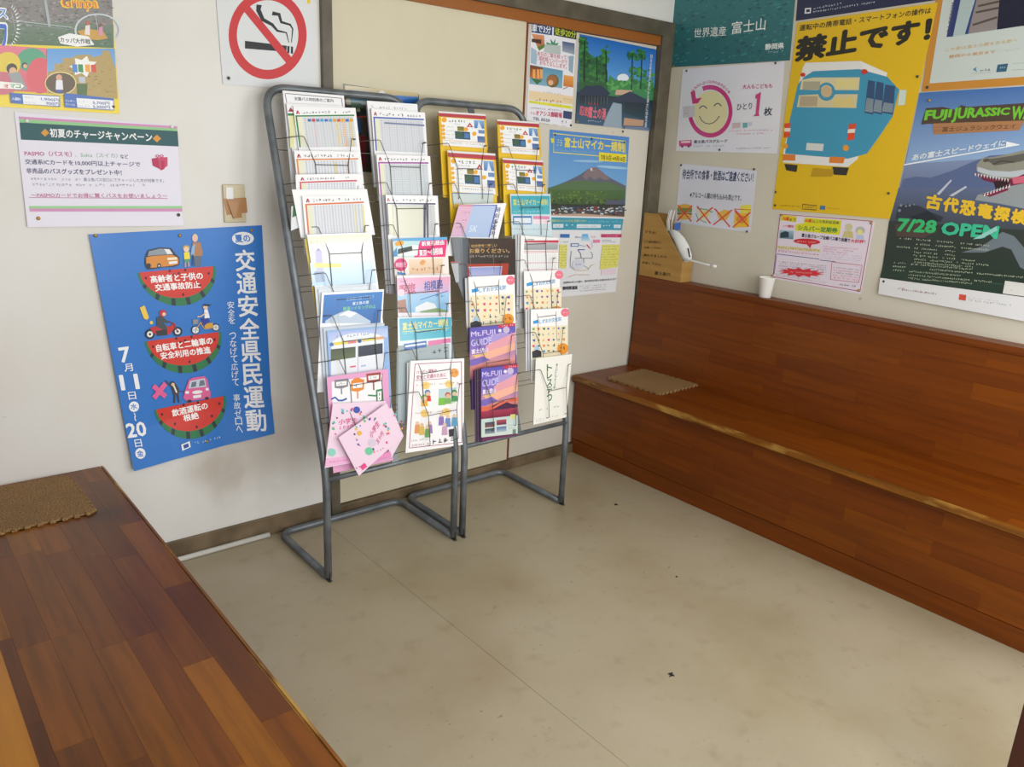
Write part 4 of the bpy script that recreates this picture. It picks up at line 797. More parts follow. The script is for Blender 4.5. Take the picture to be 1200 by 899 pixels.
s.P([(968, 360), (1010, 352), (1018, 425), (975, 405)], '#b8305c'); s.P([(1012, 352), (1070, 350), (1070, 405), (1030, 435), (1018, 428)], '#cc4870'); s.P([(1028, 375), (1050, 372), (1050, 425), (1030, 434)], '#b83058'); s.R(1005, 343, 6, 13, '#c84878', .7); s.R(1032, 343, 6, 13, '#c84878', .7)
s.done(); s.pins([(172, 118, 'w'), (1098, 157, 'w'), (243, 740, 'b'), (1138, 718, 'k')])

s = Sheet('poster', 'yellow-bordered amusement park poster with orange title, cut by the top left corner', 'poster', WA(.0025), [(-62, -140), (122, -128), (140.4, 133.6), (-40, 122.5)], '#efd62c', M_gloss, grid=(4, 4))
s.view(0, 0, 6.66)
s.Q((-380, -400), (860, -360), (889, 375), (-300, 330), '#8c8588', '#7c7f78'); s.Q((-320, 150), (885, 190), (889, 375), (-300, 330), '#708070', '#4c6c50')
rnd = random.Random(4)
for k in range(420):
    x, y = rnd.uniform(-100, 860), rnd.uniform(0, 345); c = rnd.choice(['#a08c90', '#6c6468', '#8c7478', '#5a5c58', '#b0a4a8'] if y < 200 else ['#5c7c60', '#446048', '#70886c', '#88948c']); s.P([(x, y), (x+rnd.uniform(8, 34), y+2), (x+rnd.uniform(8, 30), y+rnd.uniform(5, 11)), (x-4, y+7)], c); s.lv -= .000026
s.lv += .0001
s.Ln([(110, 160), (560, 215)], 5, '#c0c8d0'); s.Ln([(110, 178), (540, 232)], 4, '#90989c'); s.Ln([(350, 0), (385, 205)], 22, '#a8b0b4'); s.Ln([(90, 100), (120, 250)], 6, '#a8acb0')
s.R(760, 235, 165, 180, '#c9d4dc', .72, a0=PI*.85, a1=PI*2.15); s.Ln([(740, 110), (765, 240)], 4, '#c9d4dc'); s.P([(600, 245), (680, 225), (800, 240), (840, 300), (760, 315), (650, 300)], '#c89a3c'); s.P([(665, 200), (700, 195), (700, 275), (660, 270)], '#e8ded8'); s.D(684, 180, 16, '#b8683c'); s.P([(770, 215), (800, 205), (800, 280), (772, 275)], '#d88cb0'); s.D(785, 195, 13, '#8a5a40')
s.T('Grinpa', 478, 84, 768, 88, 106, '#f0cc30', .06); s.T('Grinpa', 488, 78, 760, 84, 96, '#e2602c', .0)
s.P([(450, 290), (540, 260), (690, 285), (735, 350), (600, 365), (470, 340)], '#eef0f0'); s.T('カッパ大作戦', 470, 330, 705, 346, 40, '#3a3c44', .02)
s.T('ス', -20, 140, 60, 150, 78, '#f4f6fa', .09); s.T('ス', -16, 136, 56, 146, 70, '#3a8cd8'); s.T('ワ', -30, 402, 70, 410, 220, '#f4f6fa', .06); s.T('ワ', -26, 396, 64, 404, 208, '#2a64c4', .03)
for k in range(14): a = -1.2+k*.19; s.P([(60+70*math.cos(a), 200+150*math.sin(a)), (60+105*math.cos(a+.03), 200+185*math.sin(a+.03)), (60+70*math.cos(a+.1), 200+150*math.sin(a+.1))], '#eef2f4')
s.Q((-300, 335), (360, 378), (366, 724), (-280, 690), '#e07890', '#d85c6c'); s.D(245, 470, 115, '#4ca07c', 95); s.D(315, 590, 110, '#d85864', 140, n=28); s.D(60, 500, 100, '#e0c83c', 95); s.D(20, 650, 130, '#c86c7c', 90); s.D(90, 535, 42, '#3a3230', 40); s.D(98, 555, 28, '#e0b48c', 30); s.D(190, 510, 22, '#3a3230'); s.D(194, 516, 16, '#dcb08c'); s.P([(60, 575), (150, 560), (215, 700), (120, 705)], '#989ca0')
s.P([(365, 378), (366, 730), (370, 724)], '#efd62c')
s.P([(-10, 635), (160, 650), (188, 672), (160, 696), (-10, 690)], '#f2f2ee')
for t, x, c in (('オ', 30, '#d83c48'), ('マ', 78, '#2c9c60'), ('コ', 122, '#2c9c60')): s.T(t, x, 686, x+38, 688, 30, c, .03)
s.Q((362, 380), (892, 380), (915, 770), (372, 728), '#5c9cdc', '#8cb8dc'); s.P([(425, 500), (480, 495), (490, 455), (560, 450), (600, 430), (700, 425), (720, 450), (790, 430), (800, 395), (850, 395), (865, 440), (900, 540), (915, 770), (372, 728), (372, 560), (425, 550)], '#b09858')
for k in range(60): x, y = rnd.uniform(430, 880), rnd.uniform(470, 740); s.Q((x, y), (x+20, y+1), (x+20, y+9), (x, y+8), rnd.choice(['#a08848', '#8c7638', '#bca468'])); s.lv -= .000026
s.lv += .0001
n_ = 14; s.P([(650+(112 if k % 2 else 70)*math.cos(2*PI*k/n_), 520+(85 if k % 2 else 52)*math.sin(2*PI*k/n_)) for k in range(n_)], '#f2f2f0')
for x, c in ((560, '#3a84d0'), (605, '#2c8c4c'), (660, '#e8a42c'), (705, '#d8442c')): s.P([(x, 500+(x-560)*.05), (x+38, 503), (x+44, 568), (x+4, 560)], c)
s.D(470, 650, 124, '#e8d88c', 90); s.D(470, 650, 116, '#5c4a34', 82); s.D(458, 605, 24, '#d8a488'); s.P([(435, 625), (485, 625), (490, 700), (432, 700)], '#e6e8f0'); s.D(458, 712, 22, '#3a58b0', 12)
s.P([(610, 600), (665, 600), (660, 650), (615, 645)], '#b8c4d0'); s.P([(595, 655), (680, 655), (675, 745), (600, 740)], '#4c6a2c')
for x in (75, 495): s.P([(x, 725), (x+390, 750 if x < 100 else 770), (x+392, 835 if x < 100 else 862), (x+8, 805 if x < 100 else 838)], '#3a68b8'); s.P([(x+98, 738 if x < 100 else 765), (x+385, 755 if x < 100 else 785), (x+387, 828 if x < 100 else 857), (x+106, 812 if x < 100 else 838)], '#eceff4')
s.T('入園料', 92, 780, 160, 786, 22, '#eef2f8'); s.T('1,900円', 318, 785, 460, 798, 26, '#5a6ca8', .02); s.T('900円', 358, 818, 460, 828, 26, '#5a6ca8', .02); s.T('ワンデー', 508, 795, 580, 800, 18, '#eef2f8'); s.T('フリーパス', 508, 822, 582, 828, 18, '#eef2f8'); s.T('5,700円', 722, 815, 852, 822, 26, '#5a6ca8', .02); s.T('5,000円', 724, 846, 855, 853, 26, '#5a6ca8', .02); s.S(190, 765, 260, 770, 12, '#a8b0c4'); s.S(190, 805, 300, 812, 12, '#a8b0c4'); s.S(610, 795, 660, 798, 12, '#a8b0c4'); s.S(605, 832, 700, 836, 12, '#a8b0c4')
s.done(); s.pins([(880, 832, 'k')])

s = Sheet('sign', 'square white no smoking sign behind the top of the left rack', 'sign', WA(.004), [(250, -45), (367, -34), (370, 106.5), (261.3, 98.5)], '#d9dde0', M_paper, thick=.003)
s.view(250, 0, 5); s.R(318, 205, 180, 229, '#c8343a', 1.135, n=48)
s.P([(185, 239), (430, 268), (428, 304), (185, 284)], '#22252c'); s.P([(433, 269), (447, 271), (445, 313), (432, 310)], '#22252c'); s.P([(455, 272), (467, 274), (467, 315), (453, 313)], '#22252c')
s.Ln([(268, 28), (264, 60), (290, 115), (345, 145), (375, 180), (428, 192), (442, 250)], 32, '#22252c', 4); s.Ln([(345, 78), (385, 85), (398, 130), (450, 145), (465, 170), (457, 250)], 24, '#22252c', 4)
s.Ln([(172, 22), (466, 382)], 46, '#c8343a'); s.Q((548, -10), (570, -10), (568, 22), (550, 22), '#e6c83c')
s.done(); s.pins([(88, 458, 'k')])

s = Sheet('poster', 'narrow white lava-grill restaurant poster with food photos, upper left on the sliding door', 'poster', WA(-.0105), [(624, 11), (676, 25), (669.5, 150), (617, 140.5)], '#e6e6ee', M_gloss)
s.view(600, 0, 5.8)
s.Q((137, 115), (275, 135), (272, 240), (133, 220), '#2c4878'); s.Q((287, 145), (440, 165), (437, 270), (283, 240), '#1c2c2c'); s.T('車で3分', 135, 215, 262, 230, 52, '#e8ecf4', .02); s.S(137, 150, 265, 160, 16, '#9cb0d0'); s.T('徒歩20分', 290, 235, 432, 262, 50, '#c8d43c', .015); s.S(290, 180, 435, 200, 16, '#c8d43c')
s.Q((132, 230), (218, 240), (222, 320), (180, 335), '#d89468', '#a86840'); s.Q((134, 262), (200, 270), (198, 300), (133, 285), '#4c3428'); s.P([(170, 320), (225, 300), (215, 325), (185, 345)], '#5c7c34')
s.P([(235, 285), (265, 300), (260, 262), (280, 290), (295, 262), (292, 296), (318, 290), (300, 320), (320, 345), (230, 345)], '#3c8c68'); s.Q((222, 300), (330, 310), (330, 370), (215, 360), '#b4c0c0'); s.Q((342, 280), (425, 295), (425, 372), (342, 350), '#4c5c84', '#98a4b4')
s.Q((130, 320), (175, 350), (165, 440), (126, 430), '#9cb8cc'); s.Q((385, 380), (420, 380), (412, 500), (385, 480), '#90a8bc'); s.P([(165, 348), (378, 378), (375, 475), (180, 440)], '#e6e2ea'); s.T('本日のご飯を絞って！', 170, 378, 378, 408, 30, '#b8405c', .012); s.T('溶岩焼ハンバーグで', 180, 410, 374, 440, 30, '#b8405c', .012); s.T('おもてなしします。', 188, 438, 370, 468, 28, '#b8405c', .012)
s.Q((122, 440), (345, 480), (340, 600), (118, 570), '#5c94b4', '#7ca8bc'); s.Q((122, 442), (208, 460), (205, 540), (118, 525), '#6c3c24', '#b86c34')
for x in (140, 168, 190): s.Q((x, 470), (x+18, 473), (x+18, 535), (x, 530), '#e8a45c')
s.P([(125, 530), (205, 545), (170, 575)], '#3c6c3c'); s.D(275, 550, 42, '#6c6430', 45); s.D(270, 545, 34, '#a0683c', 34); s.D(262, 562, 18, '#e0b088'); s.Q((352, 510), (418, 520), (416, 595), (348, 585), '#e0a050', '#c87434'); s.Ln([(345, 605), (378, 592)], 4, '#4c4038')
s.Q((118, 615), (412, 655), (410, 712), (115, 675), '#e6cfa8'); s.S(210, 630, 330, 645, 10, '#888888'); 
for x in (160, 205, 250, 300): s.S(x, 670+x*.1, x+36, 672+x*.1, 18, '#9c6838', n=2); s.S(x, 690+x*.1, x+36, 694+x*.1, 16, '#6c4c30', n=2)
s.S(345, 690, 410, 700, 10, '#a88858'); s.S(345, 674, 410, 684, 10, '#a88858'); s.Q((115, 682), (408, 722), (407, 742), (113, 698), '#e0dc34'); s.S(125, 698, 395, 735, 10, '#98943c'); s.S(125, 738, 345, 760, 12, '#68687c')
s.T('オアシス御殿場', 160, 785, 338, 802, 36, '#c43c64', .02); s.S(122, 778, 158, 784, 22, '#d08098'); s.Q((348, 752), (407, 760), (403, 812), (346, 802), '#34406c'); s.T('TEL 0550', 140, 815, 255, 830, 20, '#3c3c4c', .01); s.S(258, 832, 378, 842, 22, '#6c6c7c'); s.S(125, 838, 380, 862, 9, '#9c9cac')
s.done(); s.pins([(432, 165, 'k'), (398, 852, 'k')])

s = Sheet('poster', 'landscape photo poster of a forest village under a snowy peak, beside the corner', 'poster', WA(-.010), [(679.6, 40), (769, 58), (761.6, 153.6), (674, 144.4)], '#3c5c8c', M_gloss)
s.view(600, 0, 5)
s.Q((398, 200), (845, 290), (832, 540), (388, 480), '#1c64b8', '#5ca0dc'); s.P([(570, 440), (600, 462), (615, 470), (620, 440), (635, 430), (660, 430), (680, 455), (700, 468), (830, 480), (830, 590), (540, 560)], '#3c8454'); s.D(650, 458, 34, '#dfe8f2', 26, n=16); s.P([(600, 475), (700, 480), (700, 500), (600, 495)], '#3c8454')
rnd = random.Random(8)
def foliage(x0, x1, y0, y1, n, cols, r=(6, 15)):
    for k in range(n):
        x, y, z = rnd.uniform(x0, x1), rnd.uniform(y0, y1), rnd.uniform(*r); s.D(x, y, z, rnd.choice(cols), z*.8, n=6); s.lv -= .000026
    s.lv += .00006
s.P([(398, 210), (430, 230), (440, 300), (480, 340), (530, 330), (560, 420), (560, 540), (390, 540)], '#2c5c34')
foliage(400, 440, 215, 330, 40, ['#245030', '#2f6c38', '#3c8440']); foliage(400, 545, 330, 480, 90, ['#1f4628', '#2f6c38', '#3c7c3c', '#28583c']); foliage(525, 565, 270, 370, 30, ['#2f6c38', '#3c8440']); foliage(680, 780, 295, 350, 50, ['#2f6c38', '#3f8844', '#245c34']); foliage(690, 830, 400, 540, 90, ['#2c7040', '#3c8848', '#4c9850']); foliage(560, 700, 475, 530, 50, ['#3c8848', '#5ca858'])
for a, b, w in (((548, 300), (552, 480), 6), ((705, 310), (698, 530), 6), ((760, 320), (752, 520), 6), ((425, 240), (422, 480), 7), ((495, 330), (498, 480), 5)): s.Ln([a, b], w, '#1c3424')
s.Q((610, 525), (700, 530), (700, 560), (600, 555), '#c8a890'); s.Q((380, 540), (825, 590), (808, 768), (370, 722), '#20303c', '#3c5c78'); s.P([(385, 548), (430, 505), (520, 500), (575, 548), (560, 560), (400, 560)], '#28344c'); s.P([(600, 575), (690, 535), (790, 585), (780, 605), (620, 590)], '#2c3850'); s.Q((400, 560), (560, 565), (550, 620), (395, 610), '#18222c', '#283c44'); s.Q((655, 600), (780, 605), (770, 700), (650, 660), '#1c2c38', '#24404c')
for x in range(430, 560, 18): s.Ln([(x, 565), (x-2, 615)], 4, '#50606c')
s.P([(590, 600), (640, 610), (640, 750), (530, 740), (560, 660)], '#90a4b4'); s.P([(655, 690), (770, 705), (765, 740), (650, 735)], '#b89478'); s.P([(640, 740), (790, 745), (808, 768), (640, 752)], '#6c7c98')
s.T('忍野', 392, 672, 450, 684, 50, '#d86470', .03); s.T('富士の湧', 445, 688, 545, 702, 66, '#d8707c', .03); s.S(440, 612, 505, 618, 14, '#c83850'); s.S(440, 712, 540, 720, 9, '#c8ccd4'); s.VT('日本の原風景と清らかな湧水に出会う里', 815, 320, 780, 745, 12, '#d8e0ec', .01)
s.done(); s.pins([(382, 712, 'b'), (655, 748, 'k')])

s = Sheet('poster', 'tall poster of a brown-topped volcano above a road map, beside the right rack', 'poster', WA(-.0105), [(644.2, 151.7), (737.3, 160.6), (721.5, 342), (637, 350)], '#e4e6ea', M_gloss)
s.view(620, 140, 8.99)
s.Q((217, 105), (1056, 186), (1015, 900), (195, 860), '#4c84c8', '#78b0dc'); s.Ln([(250, 145), (1012, 230)], 9, '#e0d850'); s.Ln([(1010, 225), (1008, 355)], 9, '#e0d850'); s.Ln([(255, 345), (735, 385)], 9, '#e0d850'); s.Ln([(262, 150), (258, 345)], 6, '#c8d068'); s.S(265, 325, 705, 355, 10, '#a8c8a0')
for k in range(3): s.S(290, 225+26*k, 355, 232+26*k, 18, '#e6dc40', n=2, dens=1)
s.T('富士山マイカー規制', 372, 290, 995, 345, 102, '#ead93c', .025); s.P([(738, 345), (1028, 370), (1022, 455), (735, 435)], '#e6d628'); s.T('7月10日→9月10日', 755, 425, 1008, 448, 50, '#4c4420', .03); s.S(755, 378, 860, 388, 16, '#5c5424')
s.P([(238, 250), (225, 205), (240, 195), (262, 205), (265, 240)], '#d8d058'); s.D(620, 440, 160, '#94bcdc', 12, .03); s.D(880, 505, 170, '#9cc4e0', 14, .08)
s.P([(198, 722), (300, 690), (420, 640), (540, 580), (640, 508), (700, 503), (735, 520), (800, 580), (870, 625), (960, 670), (1018, 700), (1010, 900), (195, 900)], '#5c6070')
s.P([(590, 560), (640, 508), (700, 503), (735, 520), (800, 580), (860, 625), (800, 640), (740, 610), (690, 640), (640, 600), (600, 640), (560, 600)], '#7e6e74'); s.P([(640, 515), (662, 508), (668, 545), (650, 540)], '#c9c4c8'); s.P([(198, 722), (420, 660), (560, 640), (700, 660), (860, 660), (1015, 730), (1010, 900), (195, 900)], '#54704c')
s.view(620, 140, 4.086); s.Q((92, 335), (460, 340), (455, 470), (98, 460), '#48683c', '#3c5230')
rnd = random.Random(12)
foliage(96, 370, 345, 400, 120, ['#4c6c38', '#3c5c34', '#64803c', '#54702c'], (4, 9)); foliage(96, 456, 385, 415, 70, ['#2c4428', '#3c5430'], (4, 8)); s.Q((365, 388), (458, 384), (456, 410), (368, 412), '#54586c'); s.Q((98, 405), (456, 408), (455, 470), (100, 458), '#2c3430', '#50504c')
for k in range(110):
    x, y = rnd.uniform(102, 450), rnd.uniform(415, 452); w = rnd.uniform(5, 16); s.Q((x, y), (x+w, y+.5), (x+w, y+6), (x, y+6), rnd.choice(['#e0e4e8', '#a8b4c0', '#3c5478', '#1c242c', '#c8ccd0', '#6c7c90', '#8c3c3c'])); s.lv -= .000026
s.lv += .0001; s.P([(106, 455), (240, 450), (455, 465), (455, 470), (100, 462)], '#b89c88'); s.Q((98, 460), (455, 469), (455, 476), (98, 470), '#e4e6ea')
s.view(640, 240, 8.17); s.Q((-20, 118), (738, 133), (720, 242), (-30, 238), '#3c98b4'); s.T('期間中はシャトルバスをご利用ください', 50, 165, 382, 166, 24, '#c8d050', .015); s.S(400, 168, 720, 172, 18, '#90c4d4'); s.Q((62, 183), (162, 183), (160, 220), (62, 220), '#d8e4ea'); s.S(180, 205, 262, 206, 24, '#e6eef2', n=3); s.Q((290, 185), (522, 187), (520, 222), (288, 222), '#d8e4ea'); s.S(540, 208, 610, 208, 24, '#e6eef2', n=3); s.Q((645, 190), (712, 190), (708, 222), (643, 222), '#d8e4ea'); s.S(80, 212, 150, 212, 14, '#607080'); s.S(300, 214, 500, 214, 14, '#90a0ac'); s.S(655, 214, 700, 214, 12, '#607080')
s.Q((132, 280), (222, 280), (220, 315), (131, 314), '#3c70b8'); s.Q((524, 280), (720, 280), (718, 312), (523, 312), '#c0406c'); s.S(560, 305, 700, 305, 14, '#e4b0c4'); s.Q((345, 280), (395, 280), (415, 345), (335, 345), '#48a8e0', '#b8d8ec'); s.T('富士山', 275, 318, 328, 318, 18, '#6c80c0'); s.Q((232, 370), (310, 368), (308, 400), (232, 400), '#3c6cac'); s.Q((240, 378), (302, 376), (300, 392), (240, 393), '#e6ecf4'); s.Q((445, 335), (512, 333), (512, 362), (445, 364), '#dc84a8'); s.S(420, 320, 468, 318, 20, '#d85c84', n=2)
s.Q((122, 380), (200, 380), (188, 608), (118, 606), '#dfdc7c'); s.Q((535, 380), (702, 382), (680, 595), (508, 620), '#dfdc74')
for k in range(8): s.S(130, 408+26*k, 192, 408+26*k, 14, '#8c8848'); s.S(535-k*2, 408+25*k, 690-k*2, 404+25*k, 14, '#908c48')
s.S(130, 362, 210, 362, 12, '#7c8894'); s.S(530, 345, 620, 345, 12, '#4c5058'); s.S(530, 362, 700, 362, 16, '#8c9098'); s.Q((525, 620), (665, 612), (660, 660), (520, 668), '#e8d4e0')
for l, c, w in (([(300, 430), (365, 428)], '#3c5ca0', 8), ([(300, 432), (325, 465), (332, 510)], '#2c3c6c', 5), ([(270, 512), (435, 510)], '#50586c', 4), ([(238, 440), (228, 520), (225, 590), (262, 618)], '#50586c', 4), ([(435, 510), (440, 470), (420, 450)], '#3c4864', 4), ([(262, 625), (330, 628), (400, 620), (425, 580), (460, 568)], '#c8a050', 4), ([(205, 690), (280, 668), (410, 670)], '#c89868', 4), ([(355, 510), (355, 580), (400, 608)], '#50586c', 4), ([(310, 385), (370, 398)], '#3c5ca0', 4), ([(385, 380), (412, 415)], '#d0407c', 9), ([(425, 350), (440, 400), (415, 425)], '#8c94a8', 3)): s.Ln(l, w, c)
s.D(300, 570, 58, '#d4d8e4', 45); s.T('富士宮市', 275, 580, 330, 580, 20, '#8c94b8')
s.T('混雑時は多少の遅れ、運行時刻が変わる場合があります', 160, 755, 665, 720, 20, '#3c4048', .01); s.T('静岡県道路', 155, 815, 295, 808, 34, '#30343c', .03)
for k in range(3): s.S(315, 785+22*k, 570, 768+22*k, 12, '#8c9098', dens=.8)
s.done(); s.pins([]); s.view(620, 140, 8.99); s.pins([(270, 162, 'k'), (657, 205, 'k'), (1000, 242, 'k'), (985, 128, 'k')])

s = Sheet('poster', 'dark red and blue poster on the door, half hidden behind the left rack top', 'poster', WA(-.0025), [(402, 98), (491, 111), (491, 207), (411, 200)], '#3c3438', M_lam)
s.view(400, 90, 9.99); s.Q((40, 100), (900, 190), (905, 330), (60, 330), '#c8b888', '#8c8878'); s.Q((100, 150), (360, 180), (370, 330), (105, 310), '#5c9cc8', '#5c8c9c'); s.P([(110, 290), (200, 300), (260, 330), (250, 400), (120, 360)], '#3c5c48'); s.Q((360, 190), (640, 220), (650, 290), (370, 260), '#a85c4c', '#8c3434'); s.D(475, 200, 38, '#dcdce8'); s.Q((530, 210), (900, 235), (900, 330), (530, 290), '#2f78c4', '#2058a8'); s.Q((150, 370), (320, 360), (300, 560), (140, 560), '#283430', '#1c2c34'); s.Q((160, 470), (220, 470), (230, 660), (165, 660), '#2c5c94'); s.Q((225, 480), (300, 470), (300, 760), (230, 760), '#583c30', '#4c5458'); s.Q((145, 680), (300, 700), (290, 1080), (160, 1080), '#8c2830', '#601c28'); s.Q((150, 460), (320, 455), (320, 475), (150, 480), '#a04038'); s.D(200, 390, 22, '#8ca074')
s.view(330, 200, 4.994); s.done()
# wall plate closed with brown tape, on the left wall section
pl = mesh('wall_plate', [], [], M_plate); 
c = [hit(u, v, Vector((0, -1, 0)), 0) for u, v in ((260, 216), (285.6, 216), (287.7, 260.5), (262, 260.5))]
x0, x1, z0, z1 = (c[0].x+c[3].x)/2, (c[1].x+c[2].x)/2, (c[2].z+c[3].z)/2, (c[0].z+c[1].z)/2
bm = boxdata(x0, -.009, z0, x1, 0, z1, .003); bm.to_mesh(pl.data); bm.free(); tag(pl, 'small ivory wall plate patched with brown tape, right above the blue poster', 'switch')
w, h = x1-x0, z1-z0
box('rocker_switch', x0+w*.12, -.0115, z0+h*.62, x0+w*.45, -.009, z0+h*.93, M_white, pl, .001)
vs = [(x0-.001, -.0098, z0+h*.63), (x0+w+.002, -.0098, z0+h*.66), (x0+w+.004, -.0098, z0+h*.26), (x0+w*.1, -.0098, z0+h*.2)]
mesh('tape', vs+[(v[0], v[1]+.0006, v[2]) for v in vs], [(3, 2, 1, 0), (0, 1, 5, 4), (1, 2, 6, 5), (2, 3, 7, 6), (3, 0, 4, 7)], M_tape, pl)
vs = [(x0+w*.14, -.0125, z0+h*.57), (x0+w*.72, -.0125, z0+h*.55), (x0+w*.76, -.016, z0+h*.14), (x0+w*.38, -.018, z0+h*.11)]
mesh('tape', vs+[(v[0], -.0099, v[2]) for v in vs], [(3, 2, 1, 0), (0, 1, 5, 4), (1, 2, 6, 5), (2, 3, 7, 6), (3, 0, 4, 7)], M_tape, pl)

# ================================================================ POSTERS ON THE RIGHT WALL
s = Sheet('poster', 'dark teal landscape-photo poster with white lettering, top of the right wall beside the corner', 'poster', WB(.0016), [(796, -72), (941, -102), (925.5, 70.7), (785.5, 79)], '#2f7078', M_gloss)
s.view(740, 0, 4.5); s.Q((222, -200), (880, -300), (835, 318), (205, 355), '#2f7c80', '#26646c')
rnd = random.Random(5)
for k in range(380):
    x, y = rnd.uniform(212, 845), rnd.uniform(0, 330); z = rnd.uniform(4, 13)
    if x > 838-(y*.05): continue
    s.D(x, y, z, rnd.choice(['#2c6a72', '#34848a', '#245a64', '#3c8c88', '#2a7468', '#1f505c']), z*.45, -.3, n=6); s.lv -= .000026
s.lv += .0001
s.T('世界遺産', 330, 200, 498, 188, 50, '#dfe8e8', .006); s.T('富士山', 528, 182, 706, 158, 66, '#e4ecec', .006); s.T('静岡県', 706, 264, 804, 256, 32, '#dfe8e8', .03); s.S(706, 284, 805, 277, 13, '#9cb8bc')
s.done(); s.pins([(223, 352, 'b')])
s = Sheet('notice', 'white fare notice with a smiling yellow face in a magenta ring arrow, right wall', 'notice', WB(.0016), [(800, 81), (919.6, 71.6), (910.7, 180), (792, 177)], '#dedfe9', M_lam)
s.view(740, 0, 4.5); s.R(415, 587, 97, 118, '#c2387c', 1.18, n=48, a0=-PI*.62, a1=PI*.92); s.D(418, 590, 90, '#ddd6a8', 112, n=40); s.P([(312, 485), (335, 478), (340, 520), (372, 515), (350, 545), (322, 548)], '#c2387c'); s.P([(272, 562), (335, 555), (335, 615), (272, 622)], '#c4c6cc'); s.S(278, 585, 302, 582, 14, '#d888a8', n=2); s.S(278, 605, 302, 602, 12, '#d888a8', n=2)
for cx, cy in ((378, 565), (455, 552)): s.Ln([(cx-20+8*k, cy+8-24*math.sin(PI*k/5)*.62) for k in range(6)], 5, '#2c3c5c')
s.Ln([(358, 612), (370, 635), (390, 650), (412, 654), (435, 646), (452, 630), (464, 612)], 4, '#2c3444')
for i, ch in enumerate('キャッシュバスのりほうだい券'):
    a = -2.35+i*.125; x, y = 415+130*math.cos(a), 590+158*math.sin(a); s.T(ch, x-6, y+7, x+8, y+7, 14, '#c2387c', .02); s.lv -= .000026
s.lv += .0001
s.T('大人もこどもも', 585, 470, 742, 464, 24, '#c23c78', .02); s.T('ひとり', 555, 582, 635, 575, 34, '#2c3454', .01); s.P([(655, 500), (684, 485), (672, 595), (675, 612), (642, 614), (655, 600), (662, 520), (652, 520)], '#c2387c'); s.T('枚', 698, 612, 740, 608, 44, '#2c3454', .02)
s.Q((532, 650), (575, 645), (575, 672), (532, 678), '#c8b4bc'); s.Q((588, 648), (612, 646), (612, 672), (588, 676), '#58aab4'); s.Q((618, 645), (636, 643), (636, 662), (618, 666), '#b4c8e0'); s.S(515, 695, 745, 690, 9, '#c85888'); s.S(545, 712, 700, 707, 9, '#c85888')
s.P([(252, 742), (318, 738), (318, 770), (252, 772)], '#c2387c'); s.Q((262, 745), (312, 742), (312, 753), (262, 755), '#ecc8d8'); s.D(268, 772, 7, '#8c2858'); s.D(302, 771, 7, '#8c2858'); s.T('富士急バスグループ', 330, 756, 505, 752, 17, '#3c4054', .02); s.S(328, 778, 505, 774, 12, '#98b0cc'); s.S(552, 788, 738, 784, 9, '#888c98')
s.done(); s.pins([(292, 374, 'k'), (761, 333, 'k'), (466, 790, 'k')])
s = Sheet('notice', 'white no eating notice with four crossed-out snack pictures, above the cardboard holder', 'notice', WB(.0016), [(797.5, 191.5), (887, 200), (879.5, 272.8), (791, 260.5)], '#d6d7e4', M_lam)
s.view(740, 180, 5); s.T('待合所での食事・飲酒はご遠慮ください！', 296, 148, 712, 168, 58, '#262c50', .02); s.T('※アルコール類の持ち込みも禁止です。', 342, 258, 642, 278, 34, '#262c50', .015)
s.D(312, 318, 44, '#d8a83c', 22); s.Q((268, 318), (356, 320), (354, 345), (268, 343), '#6c8c3c'); s.Q((268, 345), (355, 348), (352, 362), (270, 358), '#8c5c2c'); s.D(312, 370, 42, '#d8b04c', 18)
s.P([(380, 318), (470, 325), (440, 405), (395, 390)], '#d8d8c4'); s.Ln([(385, 320), (445, 330), (475, 345)], 6, '#5ca878'); s.Ln([(378, 350), (390, 385), (440, 405)], 5, '#6c9c7c'); s.D(430, 355, 26, '#e0cc78', 20)
s.P([(500, 350), (545, 328), (585, 340), (560, 385), (520, 395)], '#e0b440'); s.P([(640, 305), (700, 298), (702, 350), (640, 345)], '#e4d848'); s.P([(605, 345), (690, 350), (688, 430), (600, 435)], '#e8b82c'); s.D(645, 385, 32, '#d88c2c', 24)
for a, b in (((272, 302), (352, 398)), ((356, 305), (270, 392)), ((385, 308), (464, 410)), ((476, 315), (382, 400)), ((488, 322), (578, 430)), ((590, 330), (480, 418)), ((606, 335), (688, 428)), ((698, 345), (594, 432))): s.Ln([a, b], 8, '#d8482c')
s.Ln([(604, 325), (700, 330), (655, 380), (604, 325)], 5, '#d8482c'); s.done(); s.pins([(293, 68, 'k'), (720, 92, 'k'), (678, 457, 'k')])

s = Sheet('poster', 'yellow phone-ban poster with a blue bus seen from behind, centre of the right wall', 'poster', WB(.0020), [(934.5, 26.5), (1099, 3), (1044.8, 257), (905, 245)], '#dbb40c', M_gloss)
s.view(890, 0, 3.332)
s.T('運転中の携帯電話・スマートフォンの操作は', 155, 122, 668, 52, 24, '#26241c', .02); s.T('禁止です！', 140, 240, 660, 158, 92, '#201e18', .055)
s.P([(178, 245), (395, 238), (500, 285), (495, 300), (385, 270), (170, 290)], '#e6e6e2'); s.P([(170, 262), (180, 245), (392, 240), (405, 268), (385, 620), (345, 652), (95, 632), (92, 600), (140, 380)], '#dfe0de')
s.P([(175, 300), (210, 278), (390, 270), (500, 300), (545, 350), (520, 455), (470, 530), (420, 600), (345, 620), (100, 600), (118, 470), (150, 330)], '#3a92b4')
s.P([(165, 312), (210, 303), (392, 302), (388, 352), (300, 352), (262, 340), (228, 352), (158, 350)], '#d4cba4'); s.P([(155, 372), (230, 368), (262, 385), (300, 368), (384, 368), (378, 422), (146, 418)], '#cfc49c'); s.R(262, 358, 24, 34, '#3a92b4', 1.05); s.D(262, 358, 22, '#c8b088')
